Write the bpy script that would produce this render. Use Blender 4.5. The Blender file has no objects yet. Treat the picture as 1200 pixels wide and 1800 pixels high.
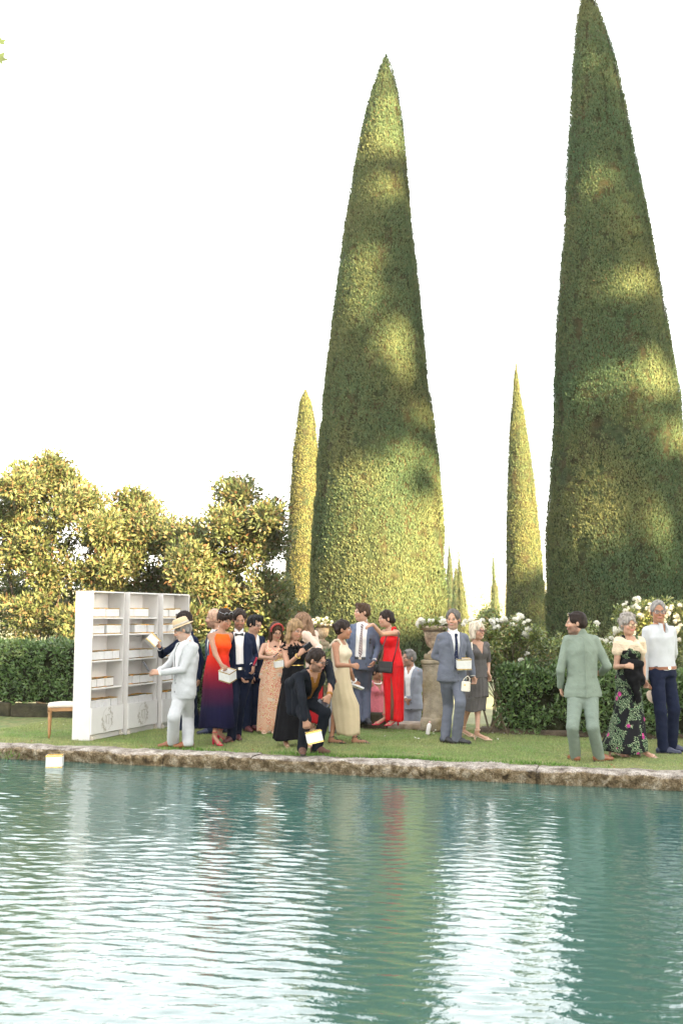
import bpy, math, random
import numpy as np
from math import radians, sin, cos, pi, sqrt, atan, tan

# ------------------------------------------------------------------ camera, sky, sun
SC = bpy.context.scene
COL = SC.collection
FPX, CAM_H = 1750.0, 1.66
PITCH = atan(185.0 / FPX)
cam = bpy.data.cameras.new('camera')
cam.sensor_fit = 'VERTICAL'; cam.sensor_height = 36.0; cam.lens = 35.0
cam.clip_start = 0.1; cam.clip_end = 5000
cam.dof.use_dof = True; cam.dof.focus_distance = 13.0; cam.dof.aperture_fstop = 3.2
cam_o = bpy.data.objects.new('camera', cam); COL.objects.link(cam_o)
cam_o.location = (0, 0, CAM_H); cam_o.rotation_euler = (pi / 2 + PITCH, 0, 0)
SC.camera = cam_o

SUN_EL, SUN_AZ = radians(17.0), radians(37.0)     # azimuth: right of straight behind the camera
S = np.array([sin(SUN_AZ) * cos(SUN_EL), -cos(SUN_AZ) * cos(SUN_EL), sin(SUN_EL)])
world = bpy.data.worlds.new('World'); SC.world = world; world.use_nodes = True
wn = world.node_tree; wn.nodes.clear()
sky = wn.nodes.new('ShaderNodeTexSky'); sky.sky_type = 'NISHITA'; sky.sun_disc = False
sky.sun_elevation = SUN_EL; sky.sun_rotation = math.atan2(S[0], S[1])
sky.air_density = 1.6; sky.dust_density = 0.4; sky.ozone_density = 1.0
hsv = wn.nodes.new('ShaderNodeHueSaturation'); hsv.inputs['Saturation'].default_value = 0.16
bg = wn.nodes.new('ShaderNodeBackground'); bg.inputs['Strength'].default_value = 0.09
wo = wn.nodes.new('ShaderNodeOutputWorld')
veil = wn.nodes.new('ShaderNodeMix'); veil.data_type = 'RGBA'; veil.inputs['Factor'].default_value = 0.5; veil.inputs['B'].default_value = (3.6, 3.6, 3.7, 1)   # thin even high haze
wn.links.new(sky.outputs[0], hsv.inputs['Color']); wn.links.new(hsv.outputs[0], veil.inputs['A']); wn.links.new(veil.outputs['Result'], bg.inputs['Color'])
wn.links.new(bg.outputs[0], wo.inputs['Surface'])
sun = bpy.data.lights.new('sun', 'SUN'); sun.energy = 5.0; sun.angle = radians(0.8); sun.color = (1.0, 0.75, 0.42)
sun_o = bpy.data.objects.new('sun', sun); COL.objects.link(sun_o)
sun_o.rotation_euler = (math.acos(S[2]), 0, math.atan2(S[0], -S[1]))
SC.view_settings.view_transform = 'Standard'; SC.view_settings.look = 'None'
SC.view_settings.exposure = 3.42; SC.view_settings.gamma = 1.0; SC.view_settings.use_curve_mapping = False
SC.render.engine = 'CYCLES'
SC.cycles.use_denoising = True; SC.cycles.max_bounces = 6; SC.cycles.diffuse_bounces = 3
SC.cycles.glossy_bounces = 3; SC.cycles.transmission_bounces = 3; SC.cycles.transparent_max_bounces = 4
SC.cycles.caustics_reflective = False; SC.cycles.caustics_refractive = False

# ------------------------------------------------------------------ geometry of the view
V = lambda *a: np.array(a, float)
_f, _u = V(0, cos(PITCH), sin(PITCH)), V(0, -sin(PITCH), cos(PITCH))
CAMP = V(0, 0, CAM_H)
def ray(px, py): return _f + V((px - 600) / FPX, 0, 0) + _u * (-(py - 900) / FPX)
def at(px, py, Y): d = ray(px, py); return CAMP + d * (Y / d[1])
def gnd(px, py, z=0.0): d = ray(px, py); return CAMP + d * ((z - CAM_H) / d[2])
def nrm(v): v = np.asarray(v, float); return v / (np.linalg.norm(v) + 1e-12)
EDIR, NDIR = V(.9578, -.2874, 0), V(.2874, .9578, 0)  # along and across the pool edge
P0 = V(-4.46, 13.0, 0)
def E(s, t, z=0.0): return P0 + EDIR * s + NDIR * t + V(0, 0, z)

# ------------------------------------------------------------------ mesh helpers
def tag(o, label=None, cat=None, group=None, kind=None):
    if label: o['label'] = label
    if cat: o['category'] = cat
    if group: o['group'] = group
    if kind: o['kind'] = kind
    return o
def empty(name, loc, label=None, cat=None, group=None):
    o = bpy.data.objects.new(name, None); COL.objects.link(o); o.location = tuple(loc); o.empty_display_size = .1
    return tag(o, label, cat, group)
def mesh(name, v, f, smooth=False, col=None):
    me = bpy.data.meshes.new(name); v = np.asarray(v, np.float32)
    if isinstance(f, np.ndarray):
        n = f.shape[1]
        me.vertices.add(len(v)); me.vertices.foreach_set('co', v.ravel())
        me.loops.add(f.size); me.loops.foreach_set('vertex_index', f.astype(np.int32).ravel())
        me.polygons.add(len(f)); me.polygons.foreach_set('loop_start', np.arange(0, f.size, n, dtype=np.int32))
        me.update(calc_edges=True); me.validate()
    else:
        me.from_pydata([tuple(map(float, p)) for p in v], [], f)
    if smooth: me.polygons.foreach_set('use_smooth', np.ones(len(me.polygons), bool))
    if col is not None:
        at_ = me.color_attributes.new('Col', 'FLOAT_COLOR', 'POINT')
        c = np.ones((len(v), 4), np.float32); c[:, :3] = col; at_.data.foreach_set('color', c.ravel())
    return me
def link(name, me, m, parent=None, loc=None, base=None):
    if m is not None and len(me.materials) == 0: me.materials.append(m)
    o = bpy.data.objects.new(name, me); COL.objects.link(o)
    if parent is not None: o.parent = parent
    if loc is not None: o.location = tuple(loc)
    return o
def mk(name, v, f, m, parent=None, smooth=False, col=None, loc=None):
    """verts in world space; when parented, made relative to the root's location"""
    v = np.asarray(v, float)
    if parent is not None:
        r = parent; off = V(0, 0, 0)
        while r is not None: off = off + V(*r.location); r = r.parent
        v = v - off
    return link(name, mesh(name, v, f, smooth, col), m, parent, loc)
BOXF = [(0, 1, 3, 2), (4, 6, 7, 5), (0, 4, 5, 1), (2, 3, 7, 6), (0, 2, 6, 4), (1, 5, 7, 3)]
def boxv(c, h, ax=None):
    ax = np.eye(3) if ax is None else np.asarray(ax)
    return np.array([np.asarray(c) + ax[0] * h[0] * a + ax[1] * h[1] * b + ax[2] * h[2] * d for a in (-1, 1) for b in (-1, 1) for d in (-1, 1)])
class MB:
    def __init__(s): s.v, s.f = [], []
    def add(s, v, f):
        n = len(s.v); s.v += [tuple(p) for p in v]; s.f += [tuple(i + n for i in q) for q in f]
    def box(s, c, h, ax=None, bev=0.0):
        if not bev: s.add(boxv(c, h, ax), BOXF); return
        ax = np.eye(3) if ax is None else np.asarray(ax); h = np.asarray(h, float); pts = []
        b = min(bev, .45 * h.min())
        # octagonal-corner box: 24 verts
        idx = {}
        for sx in (-1, 1):
            for sy in (-1, 1):
                for sz in (-1, 1):
                    for k in range(3):
                        q = np.array([sx, sy, sz]) * (h - b); q[k] += (sx, sy, sz)[k] * b
                        idx[(sx, sy, sz, k)] = len(pts); pts.append(np.asarray(c) + ax[0] * q[0] + ax[1] * q[1] + ax[2] * q[2])
        F = []
        for k in range(3):
            i, j = [a for a in range(3) if a != k]
            for sg in (-1, 1):
                def key(a, b2): t = [0, 0, 0]; t[k] = sg; t[i] = a; t[j] = b2; return idx[(*t, k)]
                F.append((key(-1, -1), key(1, -1), key(1, 1), key(-1, 1)))
            for a in (-1, 1):
                for b2 in (-1, 1):
                    def e(sg, kk): t = [0, 0, 0]; t[k] = sg; t[i] = a; t[j] = b2; return idx[(*t, kk)]
                    F.append((e(-1, i), e(1, i), e(1, j), e(-1, j)))
        for sx in (-1, 1):
            for sy in (-1, 1):
                for sz in (-1, 1): F.append(tuple(idx[(sx, sy, sz, k)] for k in range(3)))
        s.add(pts, F)
    def tube(s, pts, r, n=6, caps=True):
        pts = [np.asarray(p, float) for p in pts]; m = len(pts)
        rr = r if hasattr(r, '__len__') else [r] * m; base = len(s.v); ref = None
        for i, p in enumerate(pts):
            d = nrm(pts[min(i + 1, m - 1)] - pts[max(i - 1, 0)])
            if ref is None: ref = V(0, 0, 1) if abs(d[2]) < .9 else V(1, 0, 0)
            a = nrm(np.cross(d, ref)); b = np.cross(a, d); ref = b
            for k in range(n): s.v.append(tuple(p + rr[i] * (a * cos(2 * pi * k / n) + b * sin(2 * pi * k / n))))
        for i in range(m - 1):
            for k in range(n):
                q = base + i * n; k2 = (k + 1) % n
                s.f.append((q + k, q + k2, q + n + k2, q + n + k))
        if caps: s.f.append(tuple(base + k for k in range(n))[::-1]); s.f.append(tuple(base + (m - 1) * n + k for k in range(n)))
    def lathe(s, c, prof, n=24, ax=None, sx=1, sy=1):
        ax = np.eye(3) if ax is None else np.asarray(ax); base = len(s.v); c = np.asarray(c, float)
        for r, z in prof:
            for k in range(n):
                a = 2 * pi * k / n
                s.v.append(tuple(c + ax[0] * r * sx * cos(a) + ax[1] * r * sy * sin(a) + ax[2] * z))
        for i in range(len(prof) - 1):
            for k in range(n):
                q = base + i * n; k2 = (k + 1) % n
                s.f.append((q + k, q + k2, q + n + k2, q + n + k))
        s.f.append(tuple(base + k for k in range(n))[::-1]); s.f.append(tuple(base + (len(prof) - 1) * n + k for k in range(n)))
    def build(s, name, m, parent=None, smooth=False): return mk(name, np.array(s.v), s.f, m, parent, smooth)
    def me(s, name, smooth=False): return mesh(name, np.array(s.v), s.f, smooth)

# ------------------------------------------------------------------ noise (value noise on a lattice, vectorised)
def _hash(i, j, k, seed):
    n = (i * 73856093) ^ (j * 19349663) ^ (k * 83492791) ^ (seed * 2654435761 & 0x7fffffff)
    n = (n ^ (n >> 13)) * 1274126177; n = n ^ (n >> 16)
    return (n & 0xffffff).astype(np.float64) / 0xffffff
def vnoise(p, scale=1.0, seed=0):
    p = np.asarray(p, float) * scale; i = np.floor(p).astype(np.int64); f = p - i; f = f * f * (3 - 2 * f)
    r = 0
    for a in (0, 1):
        for b in (0, 1):
            for c in (0, 1):
                w = (f[..., 0] if a else 1 - f[..., 0]) * (f[..., 1] if b else 1 - f[..., 1]) * (f[..., 2] if c else 1 - f[..., 2])
                r = r + w * _hash(i[..., 0] + a, i[..., 1] + b, i[..., 2] + c, seed)
    return r * 2 - 1
def fbm(p, scale, seed=0, o=3): return sum(vnoise(p, scale * 2 ** k, seed + k) * .5 ** k for k in range(o)) / 1.6

# ------------------------------------------------------------------ materials
MATS = {}
def mat(name, col=(.5, .5, .5), rough=.6, var=.12, scale=20.0, bump=0.0, bscale=80.0, metal=0.0, spec=.5, attr=False, trans=0.0, tint=None, sheen=0.0, coat=0.0, stretch=None):
    if name in MATS: return MATS[name]
    m = bpy.data.materials.new(name); m.use_nodes = True; nt = m.node_tree; N = nt.nodes; L = nt.links
    b = N['Principled BSDF']; out = N['Material Output']
    b.inputs['Roughness'].default_value = rough; b.inputs['Metallic'].default_value = metal
    b.inputs['Specular IOR Level'].default_value = spec
    if sheen: b.inputs['Sheen Weight'].default_value = sheen; b.inputs['Sheen Roughness'].default_value = .5
    if coat: b.inputs['Coat Weight'].default_value = coat; b.inputs['Coat Roughness'].default_value = .1
    tc = N.new('ShaderNodeTexCoord'); vec = tc.outputs['Object']
    if stretch:
        mp = N.new('ShaderNodeMapping'); mp.inputs['Scale'].default_value = stretch; L.new(vec, mp.inputs[0]); vec = mp.outputs[0]
    no = N.new('ShaderNodeTexNoise'); no.inputs['Scale'].default_value = scale; no.inputs['Detail'].default_value = 5; L.new(vec, no.inputs['Vector'])
    mr = N.new('ShaderNodeMapRange'); mr.inputs['From Min'].default_value = .3; mr.inputs['From Max'].default_value = .7
    mr.inputs['To Min'].default_value = 1 - var; mr.inputs['To Max'].default_value = 1 + var; L.new(no.outputs['Fac'], mr.inputs['Value'])
    mx = N.new('ShaderNodeMix'); mx.data_type = 'RGBA'; mx.blend_type = 'MULTIPLY'; mx.inputs['Factor'].default_value = 1
    if attr:
        a = N.new('ShaderNodeAttribute'); a.attribute_name = 'Col'; L.new(a.outputs['Color'], mx.inputs['A'])
    elif tint:
        m2 = N.new('ShaderNodeMix'); m2.data_type = 'RGBA'; m2.inputs['A'].default_value = (*col, 1); m2.inputs['B'].default_value = (*tint, 1)
        n2 = N.new('ShaderNodeTexNoise'); n2.inputs['Scale'].default_value = scale * .35; n2.inputs['Detail'].default_value = 6; L.new(vec, n2.inputs['Vector'])
        r2 = N.new('ShaderNodeMapRange'); r2.inputs['From Min'].default_value = .4; r2.inputs['From Max'].default_value = .62; L.new(n2.outputs['Fac'], r2.inputs['Value'])
        L.new(r2.outputs[0], m2.inputs['Factor']); L.new(m2.outputs['Result'], mx.inputs['A'])
    else: mx.inputs['A'].default_value = (*col, 1)
    L.new(mr.outputs[0], mx.inputs['B']); L.new(mx.outputs['Result'], b.inputs['Base Color'])
    if bump:
        nb = N.new('ShaderNodeTexNoise'); nb.inputs['Scale'].default_value = bscale; nb.inputs['Detail'].default_value = 4; nb.inputs['Distortion'].default_value = .8; L.new(vec, nb.inputs['Vector'])
        bp = N.new('ShaderNodeBump'); bp.inputs['Strength'].default_value = min(1, bump * 80); bp.inputs['Distance'].default_value = bump; L.new(nb.outputs['Fac'], bp.inputs['Height']); L.new(bp.outputs[0], b.inputs['Normal'])
    if trans:
        t = N.new('ShaderNodeBsdfTranslucent'); ms = N.new('ShaderNodeMixShader'); ms.inputs[0].default_value = trans
        L.new(mx.outputs['Result'], t.inputs['Color']); L.new(b.outputs[0], ms.inputs[1]); L.new(t.outputs[0], ms.inputs[2]); L.new(ms.outputs[0], out.inputs['Surface'])
    m['bsdf'] = b.name; MATS[name] = m
    return m

# ------------------------------------------------------------------ leaf clouds
def leafcloud(pts, dirs, nor, length, width, cols, fold=0.0, rng=None):
    """one diamond quad per leaf: base, side, tip, side"""
    n = len(pts); d = dirs / (np.linalg.norm(dirs, axis=1)[:, None] + 1e-9)
    s = np.cross(d, nor); s /= (np.linalg.norm(s, axis=1)[:, None] + 1e-9)
    nn = np.cross(s, d)
    l = np.broadcast_to(np.asarray(length, float), (n,))[:, None]; w = np.broadcast_to(np.asarray(width, float), (n,))[:, None]
    mid = pts + d * l * .45 + nn * fold * w
    v = np.empty((n, 4, 3)); v[:, 0] = pts; v[:, 1] = mid + s * w * .5; v[:, 2] = pts + d * l; v[:, 3] = mid - s * w * .5
    f = np.arange(n * 4).reshape(n, 4)
    return v.reshape(-1, 3), f, np.repeat(cols, 4, axis=0)
def rdirs(rng, n):
    d = rng.normal(size=(n, 3)); return d / np.linalg.norm(d, axis=1)[:, None]
# ================================================================== THE SETTING
R = np.random.default_rng(7); random.seed(7)
LOWZ, WATZ = -0.75, -0.140
STEP = (gnd(618, 1281) + gnd(747, 1281)) / 2; STS, STT = float((STEP - P0) @ EDIR), float((STEP - P0) @ NDIR)
def strip(name, s0, s1, t0, t1, z, m, ns=2, nt_=2, kind='structure'):
    v, f = [], []
    for i in range(ns):
        for j in range(nt_): v.append(E(s0 + (s1 - s0) * i / (ns - 1), t0 + (t1 - t0) * j / (nt_ - 1), z))
    for i in range(ns - 1):
        for j in range(nt_ - 1):
            a = i * nt_ + j; f.append((a, a + nt_, a + nt_ + 1, a + 1))
    return tag(mk(name, v, f, m), kind=kind)
M_soil = mat('soil', (.10, .075, .05), .95, .4, 9, .02, 30)
M_field = mat('dry_field', (.20, .19, .09), .95, .35, .4, .0, 5, tint=(.10, .13, .05))
M_lawn = mat('lawn_turf', (.14, .19, .06), .9, .35, 14, .012, 160, tint=(.22, .21, .08))
tag(mk('ground', [(-740, -90, LOWZ - .45), (740, -90, LOWZ - .45), (740, 790, LOWZ - .45), (-740, 790, LOWZ - .45)], [(0, 1, 2, 3)], M_field), kind='structure')
strip('lower_garden', -60, 60, 4.55, 90, LOWZ, M_field)
# lawn slab, gently uneven
ns, nt_ = 140, 34
gv, gf = [], []
for i in range(ns):
    for j in range(nt_):
        p = E(-14 + 30 * i / (ns - 1), .30 + 4.3 * j / (nt_ - 1), 0)
        gv.append(p)
gv = np.array(gv); gv[:, 2] = .012 * vnoise(gv, 1.3, 3) + .006 * vnoise(gv, 5, 4)
for i in range(ns - 1):
    for j in range(nt_ - 1):
        a = i * nt_ + j; qs, qt = -14 + 30 * (i + .5) / (ns - 1), .30 + 4.3 * (j + .5) / (nt_ - 1)
        if abs(qs - STS) < .60 and qt > STT + .3: continue
        gf.append((a, a + nt_, a + nt_ + 1, a + 1))
tag(mk('lawn', gv, gf, M_lawn, smooth=True), kind='structure')
def lawnz(p): return .012 * vnoise(p, 1.3, 3) + .006 * vnoise(p, 5, 4)
# retaining face behind the lawn
M_oldstone = mat('old_stone', (.22, .185, .13), .95, .35, 14, .02, 40, tint=(.10, .09, .05))
mb = MB()
for (s0, s1) in ((-14, STS - .62), (STS + .62, 16)):
    mb.add([E(s0, 4.6, -.005), E(s1, 4.6, -.005), E(s1, 4.6, LOWZ - .1), E(s0, 4.6, LOWZ - .1)], [(0, 1, 2, 3)])
tag(mb.build('terrace_edge', M_oldstone), kind='structure')

# grass blades: one mass
n = 150000
s_ = R.uniform(-1.2, 10.5, n); t_ = R.uniform(.34, 3.75, n) ** 1.0
p = P0 + EDIR * s_[:, None] + NDIR * t_[:, None]; p[:, 2] = lawnz(p) - .003
hgt = R.uniform(.012, .032, n) * (1 + .5 * vnoise(p, 2.2, 9)); lean = R.normal(0, .012, (n, 3)); lean[:, 2] = 0
ang = R.uniform(0, 2 * pi, n); w = .0035
side = np.stack([np.cos(ang), np.sin(ang), 0 * ang], 1) * w
gv = np.empty((n, 3, 3)); gv[:, 0] = p - side; gv[:, 1] = p + side; gv[:, 2] = p + lean + np.stack([0 * hgt, 0 * hgt, hgt], 1)
mixf = np.clip(.5 + .9 * fbm(p, .9, 21) + R.normal(0, .25, n) + .35 * (t_ < .9), 0, 1)[:, None]
gc = (np.array([[.20, .32, .095]]) * (1 - mixf) + np.array([[.36, .38, .16]]) * mixf) * R.uniform(.7, 1.3, (n, 1))
M_grass = mat('grass_blade', rough=.75, var=.1, attr=True, trans=.25, spec=.3)
o = tag(mk('grass', gv.reshape(-1, 3), np.arange(n * 3).reshape(n, 3), M_grass, col=np.repeat(gc, 3, axis=0)), 'short mown green lawn grass beside the pool', 'grass', kind='stuff')

# fallen petals and leaves on the lawn
pv, pf, pc = [], [], []
for i in range(150):
    if i < 60: q = E(R.uniform(-1, 2.2), R.uniform(2.4, 3.5)); c = (.75, .73, .68)
    elif i < 95: q = E(R.uniform(4.5, 8.5), R.uniform(2.2, 3.4)); c = (.72, .7, .62)
    else: q = E(R.uniform(-.5, 9.5), R.uniform(.25, .9)); c = (.28, .13, .05)
    a = R.uniform(0, 6.28); r = R.uniform(.010, .022); d1 = V(cos(a), sin(a), R.normal(0, .3)) * r; d2 = V(-sin(a), cos(a), R.normal(0, .3)) * r * .6
    b = len(pv); q = q + V(0, 0, .03); pv += [q - d1, q + d2, q + d1, q - d2]; pf.append((b, b + 1, b + 2, b + 3)); pc += [c] * 4
tag(mk('petal_litter', pv, pf, mat('petal', attr=True, rough=.7, trans=.3), col=np.array(pc)), 'scattered white petals and brown leaves lying on the lawn', 'petals', kind='stuff')

# ------------------------------------------------------------------ the pool
ns, nt_ = 300, 600
ss = np.linspace(-4.5, 10.0, ns); tt = -10.0 + 10.05 * np.linspace(0, 1, nt_)
Sg, Tg = np.meshgrid(ss, tt, indexing='ij'); WV = P0 + EDIR * Sg[..., None] + NDIR * Tg[..., None]
X, Y = WV[..., 0], WV[..., 1]; Zw = np.zeros_like(X)
rw = np.random.default_rng(5)
warp = .25 * vnoise(np.stack([X, Y, 0 * X], -1), .9, 50)
for i in range(26):
    lam = .066 * (1.042 ** i) * rw.uniform(.94, 1.06); k = 2 * pi / lam
    th = radians(90) + rw.normal(-.05, .40); amp = .0042 * lam
    ph = rw.uniform(0, 6.28)
    env = .55 + .45 * np.sin(X * rw.uniform(.8, 2.2) + Y * rw.uniform(-.6, .6) + rw.uniform(0, 6.28))
    Zw += amp * env * np.sin(k * (cos(th) * X + sin(th) * (Y + warp * .5)) + ph)
wind = .95 + .55 * np.clip((.6 - X) / 3.2, 0, 1) + .30 * vnoise(np.stack([X, Y, 0 * X], -1), .45, 51)      # uneven breeze, livelier to the left
WV[..., 2] = WATZ + Zw * wind
idx = np.arange(ns * nt_).reshape(ns, nt_)
wf = np.stack([idx[:-1, :-1], idx[1:, :-1], idx[1:, 1:], idx[:-1, 1:]], -1).reshape(-1, 4)
m = bpy.data.materials.new('pool_water'); m.use_nodes = True; nt = m.node_tree; b = nt.nodes['Principled BSDF']
b.inputs['Base Color'].default_value = (.050, .165, .135, 1); b.inputs['Roughness'].default_value = .015
b.inputs['IOR'].default_value = 2.1
tc = nt.nodes.new('ShaderNodeTexCoord'); no = nt.nodes.new('ShaderNodeTexNoise'); no.inputs['Scale'].default_value = .5; no.inputs['Detail'].default_value = 3
nt.links.new(tc.outputs['Object'], no.inputs['Vector'])
cr = nt.nodes.new('ShaderNodeMix'); cr.data_type = 'RGBA'; cr.inputs['A'].default_value = (.036, .094, .079, 1); cr.inputs['B'].default_value = (.046, .108, .090, 1)
mpw = nt.nodes.new('ShaderNodeMapping'); mpw.inputs['Scale'].default_value = (13, 27, 1); mpw.inputs['Rotation'].default_value = (0, 0, .06); nt.links.new(tc.outputs['Object'], mpw.inputs[0])
nw = nt.nodes.new('ShaderNodeTexNoise'); nw.inputs['Scale'].default_value = 1.0; nw.inputs['Detail'].default_value = 3; nt.links.new(mpw.outputs[0], nw.inputs['Vector'])
bpw = nt.nodes.new('ShaderNodeBump'); bpw.inputs['Strength'].default_value = 1.0; bpw.inputs['Distance'].default_value = .0030; nt.links.new(nw.outputs['Fac'], bpw.inputs['Height']); nt.links.new(bpw.outputs[0], b.inputs['Normal'])
nt.links.new(no.outputs['Fac'], cr.inputs['Factor']); nt.links.new(cr.outputs['Result'], b.inputs['Base Color'])
tag(mk('pool_water', WV.reshape(-1, 3), wf, m, smooth=True), kind='structure')
M_bank = mat('bank_paving', (.38, .34, .28), .9, .2, 6, .01, 40)
mb = MB(); mb.box(E(2.5, -11.5, -.3), (12, 1.5, .3), [EDIR, NDIR, V(0, 0, 1)]); mb.box(E(2.5, -25.0, -.33), (30, 12.2, .3), [EDIR, NDIR, V(0, 0, 1)])
tag(mb.build('near_terrace', M_bank), kind='structure')

# coping stones along the far edge, each its own block
m = bpy.data.materials.new('coping_limestone'); m.use_nodes = True; nt = m.node_tree; N = nt.nodes; L = nt.links; b = N['Principled BSDF']; b.inputs['Roughness'].default_value = .95; b.inputs['Specular IOR Level'].default_value = .2
tc = N.new('ShaderNodeTexCoord'); ge = N.new('ShaderNodeNewGeometry'); sx = N.new('ShaderNodeSeparateXYZ'); L.new(ge.outputs['Normal'], sx.inputs[0])
def noise(sc, det=6, dist=0):
    q = N.new('ShaderNodeTexNoise'); q.inputs['Scale'].default_value = sc; q.inputs['Detail'].default_value = det; q.inputs['Distortion'].default_value = dist; L.new(tc.outputs['Object'], q.inputs['Vector']); return q.outputs['Fac']
def ramp(fac, stops):
    r = N.new('ShaderNodeValToRGB'); L.new(fac, r.inputs[0]); el = r.color_ramp.elements
    while len(el) < len(stops): el.new(.5)
    for e_, (p_, c_) in zip(el, stops): e_.position = p_; e_.color = (*c_, 1)
    return r.outputs[0]
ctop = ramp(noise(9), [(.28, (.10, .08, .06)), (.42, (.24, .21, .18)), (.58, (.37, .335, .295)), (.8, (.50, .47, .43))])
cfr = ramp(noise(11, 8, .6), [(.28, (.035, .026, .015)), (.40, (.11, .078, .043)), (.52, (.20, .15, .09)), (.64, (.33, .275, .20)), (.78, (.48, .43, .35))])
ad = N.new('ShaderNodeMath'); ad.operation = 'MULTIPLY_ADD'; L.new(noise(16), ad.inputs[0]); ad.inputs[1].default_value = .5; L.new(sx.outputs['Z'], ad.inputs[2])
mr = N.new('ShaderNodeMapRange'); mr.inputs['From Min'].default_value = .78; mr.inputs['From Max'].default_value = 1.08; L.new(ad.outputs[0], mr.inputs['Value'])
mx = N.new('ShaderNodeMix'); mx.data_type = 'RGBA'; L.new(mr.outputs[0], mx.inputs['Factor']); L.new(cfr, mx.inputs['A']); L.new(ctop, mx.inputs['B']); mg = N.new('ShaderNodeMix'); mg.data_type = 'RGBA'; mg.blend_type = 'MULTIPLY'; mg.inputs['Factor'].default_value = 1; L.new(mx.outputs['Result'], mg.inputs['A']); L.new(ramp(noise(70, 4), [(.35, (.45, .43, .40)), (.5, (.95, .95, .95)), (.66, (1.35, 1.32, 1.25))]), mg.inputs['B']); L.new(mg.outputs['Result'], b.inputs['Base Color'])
bp = N.new('ShaderNodeBump'); bp.inputs['Distance'].default_value = .018; bp.inputs['Strength'].default_value = .9; L.new(noise(45, 8), bp.inputs['Height']); L.new(bp.outputs[0], b.inputs['Normal'])
M_coping = m
edge = empty('pool_edge', E(0, 0, WATZ), 'weathered limestone coping wall along the far side of the pool', 'pool edge')
s = -7.0; k = 0
while s < 12.5:
    ln = R.uniform(1.15, 2.3); dz = R.normal(0, .004); dt = R.normal(0, .006)
    na = int(ln / .028)
    prof = [(.40, -.25), (.40, .012), (.33, .022), (.25, .026), (.17, .028), (.10, .026), (.045, .020), (.012, .004), (-.006, -.02), (-.005, -.05), (.008, -.09), (.022, -.13), (.035, -.17), (.045, -.21), (.05, -.26), (.05, -.36)]
    v = []
    for i in range(na + 1):
        u = i / na; e_ = min(u, 1 - u) * ln; dr = .010 * max(0, 1 - e_ / .03)
        for (t, z) in prof: v.append(E(s + .002 + (ln - .004) * u, t + dr * (1 if t < .2 else -1) + dt, z + dz - (dr if z > -.02 else 0)))
    v = np.array(v); q = v.copy()
    d = .024 * vnoise(q, 2.6, 60) + .020 * vnoise(q, 8, 61) + .016 * np.abs(vnoise(q, 19, 62)) + .008 * vnoise(q, 40, 65)
    face = np.tile([0, .1, .4, .5, .55, .6, .75, .9, 1, 1, 1, 1, 1, 1, .6, .3], na + 1)
    v = v + NDIR * (d * face)[:, None]; v[:, 2] += .018 * vnoise(q, 4.1, 63) * np.tile([0] + [1] * 9 + [.3] * 6, na + 1) + .007 * vnoise(q, 17, 64) * np.tile([0] + [1] * 9 + [.3] * 6, na + 1)
    f = []
    npf = len(prof)
    for i in range(na):
        for j in range(npf - 1): a = i * npf + j; f.append((a, a + 1, a + npf + 1, a + npf))
    f.append(tuple(range(npf))); f.append(tuple(na * npf + j for j in range(npf))[::-1])
    mk('coping_stone', v, f, M_coping, edge, smooth=True)
    s += ln; k += 1

# moss and small plants growing over the coping
pts = []
for (s0, t0, nn, sp) in ((.25, -.02, 60, .10), (5.25, .30, 900, .33), (4.2, .3, 300, .25), (6.8, .32, 250, .3), (2.6, .32, 220, .3)):
    for i in range(nn): pts.append(E(s0 + R.normal(0, sp), t0 + R.normal(0, .03), .02 + (0 if t0 > .1 else R.uniform(-.17, -.08))))
pts = np.array(pts); n = len(pts); d = rdirs(R, n); d[:, 2] = np.abs(d[:, 2]) + .6
c = np.array([[.10, .20, .03]]) * R.uniform(.6, 1.5, (n, 1))
v, f, c = leafcloud(pts, d, rdirs(R, n), R.uniform(.03, .075, n), .010, c)
tag(mk('edge_weeds', v, f, mat('weed', attr=True, rough=.7, trans=.3), col=c), 'tufts of bright green weeds along the stone coping', 'weeds', kind='stuff')

# ------------------------------------------------------------------ hills far behind
hv, hf = [], []
nh = 120
for j, (dist, hh) in enumerate(((420, 0), (520, .55), (640, 1.0), (700, .8), (760, 0))):
    for i in range(nh):
        x = -700 + 1400 * i / (nh - 1)
        z = hh * (19 + 7 * vnoise(np.array([x * .01, j * .3, 0.]), 1, 70) + 4 * vnoise(np.array([x * .04, j * .7, 0.]), 1, 71))
        hv.append((x, dist, LOWZ - 1 + z))
for j in range(4):
    for i in range(nh - 1): a = j * nh + i; hf.append((a, a + 1, a + nh + 1, a + nh))
M_hill = mat('hill_scrub', (.30, .27, .15), 1, .5, .05, 0, 1, tint=(.14, .15, .08))
tag(mk('hills', hv, hf, M_hill, smooth=True), kind='structure')
# rounded trees scattered on the hill, one far wood; haze put into the pale colour
n = 14000; x = R.uniform(-100, 230, n); y = R.uniform(430, 640, n)
pts = np.stack([x, y, 0 * x], 1)
tt_ = np.clip((y - 420) / 220, 0, 1); pts[:, 2] = LOWZ + tt_ * (17 + 6 * vnoise(np.stack([x * .01, 0 * x + 1., 0 * x], 1), 1, 70)) + 1
v, f, c = leafcloud(pts, rdirs(R, n) + np.array([0, 0, 1.2]), rdirs(R, n), R.uniform(1.5, 3.2, n), R.uniform(1.5, 3, n), np.array([[.22, .23, .13]]) * R.uniform(.6, 1.5, (n, 1)))
tag(mk('hillside_wood', v, f, mat('far_foliage', attr=True, rough=.9), col=c), 'wood covering the far hillside in pale haze-toned colour', 'wood', kind='stuff')

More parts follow.
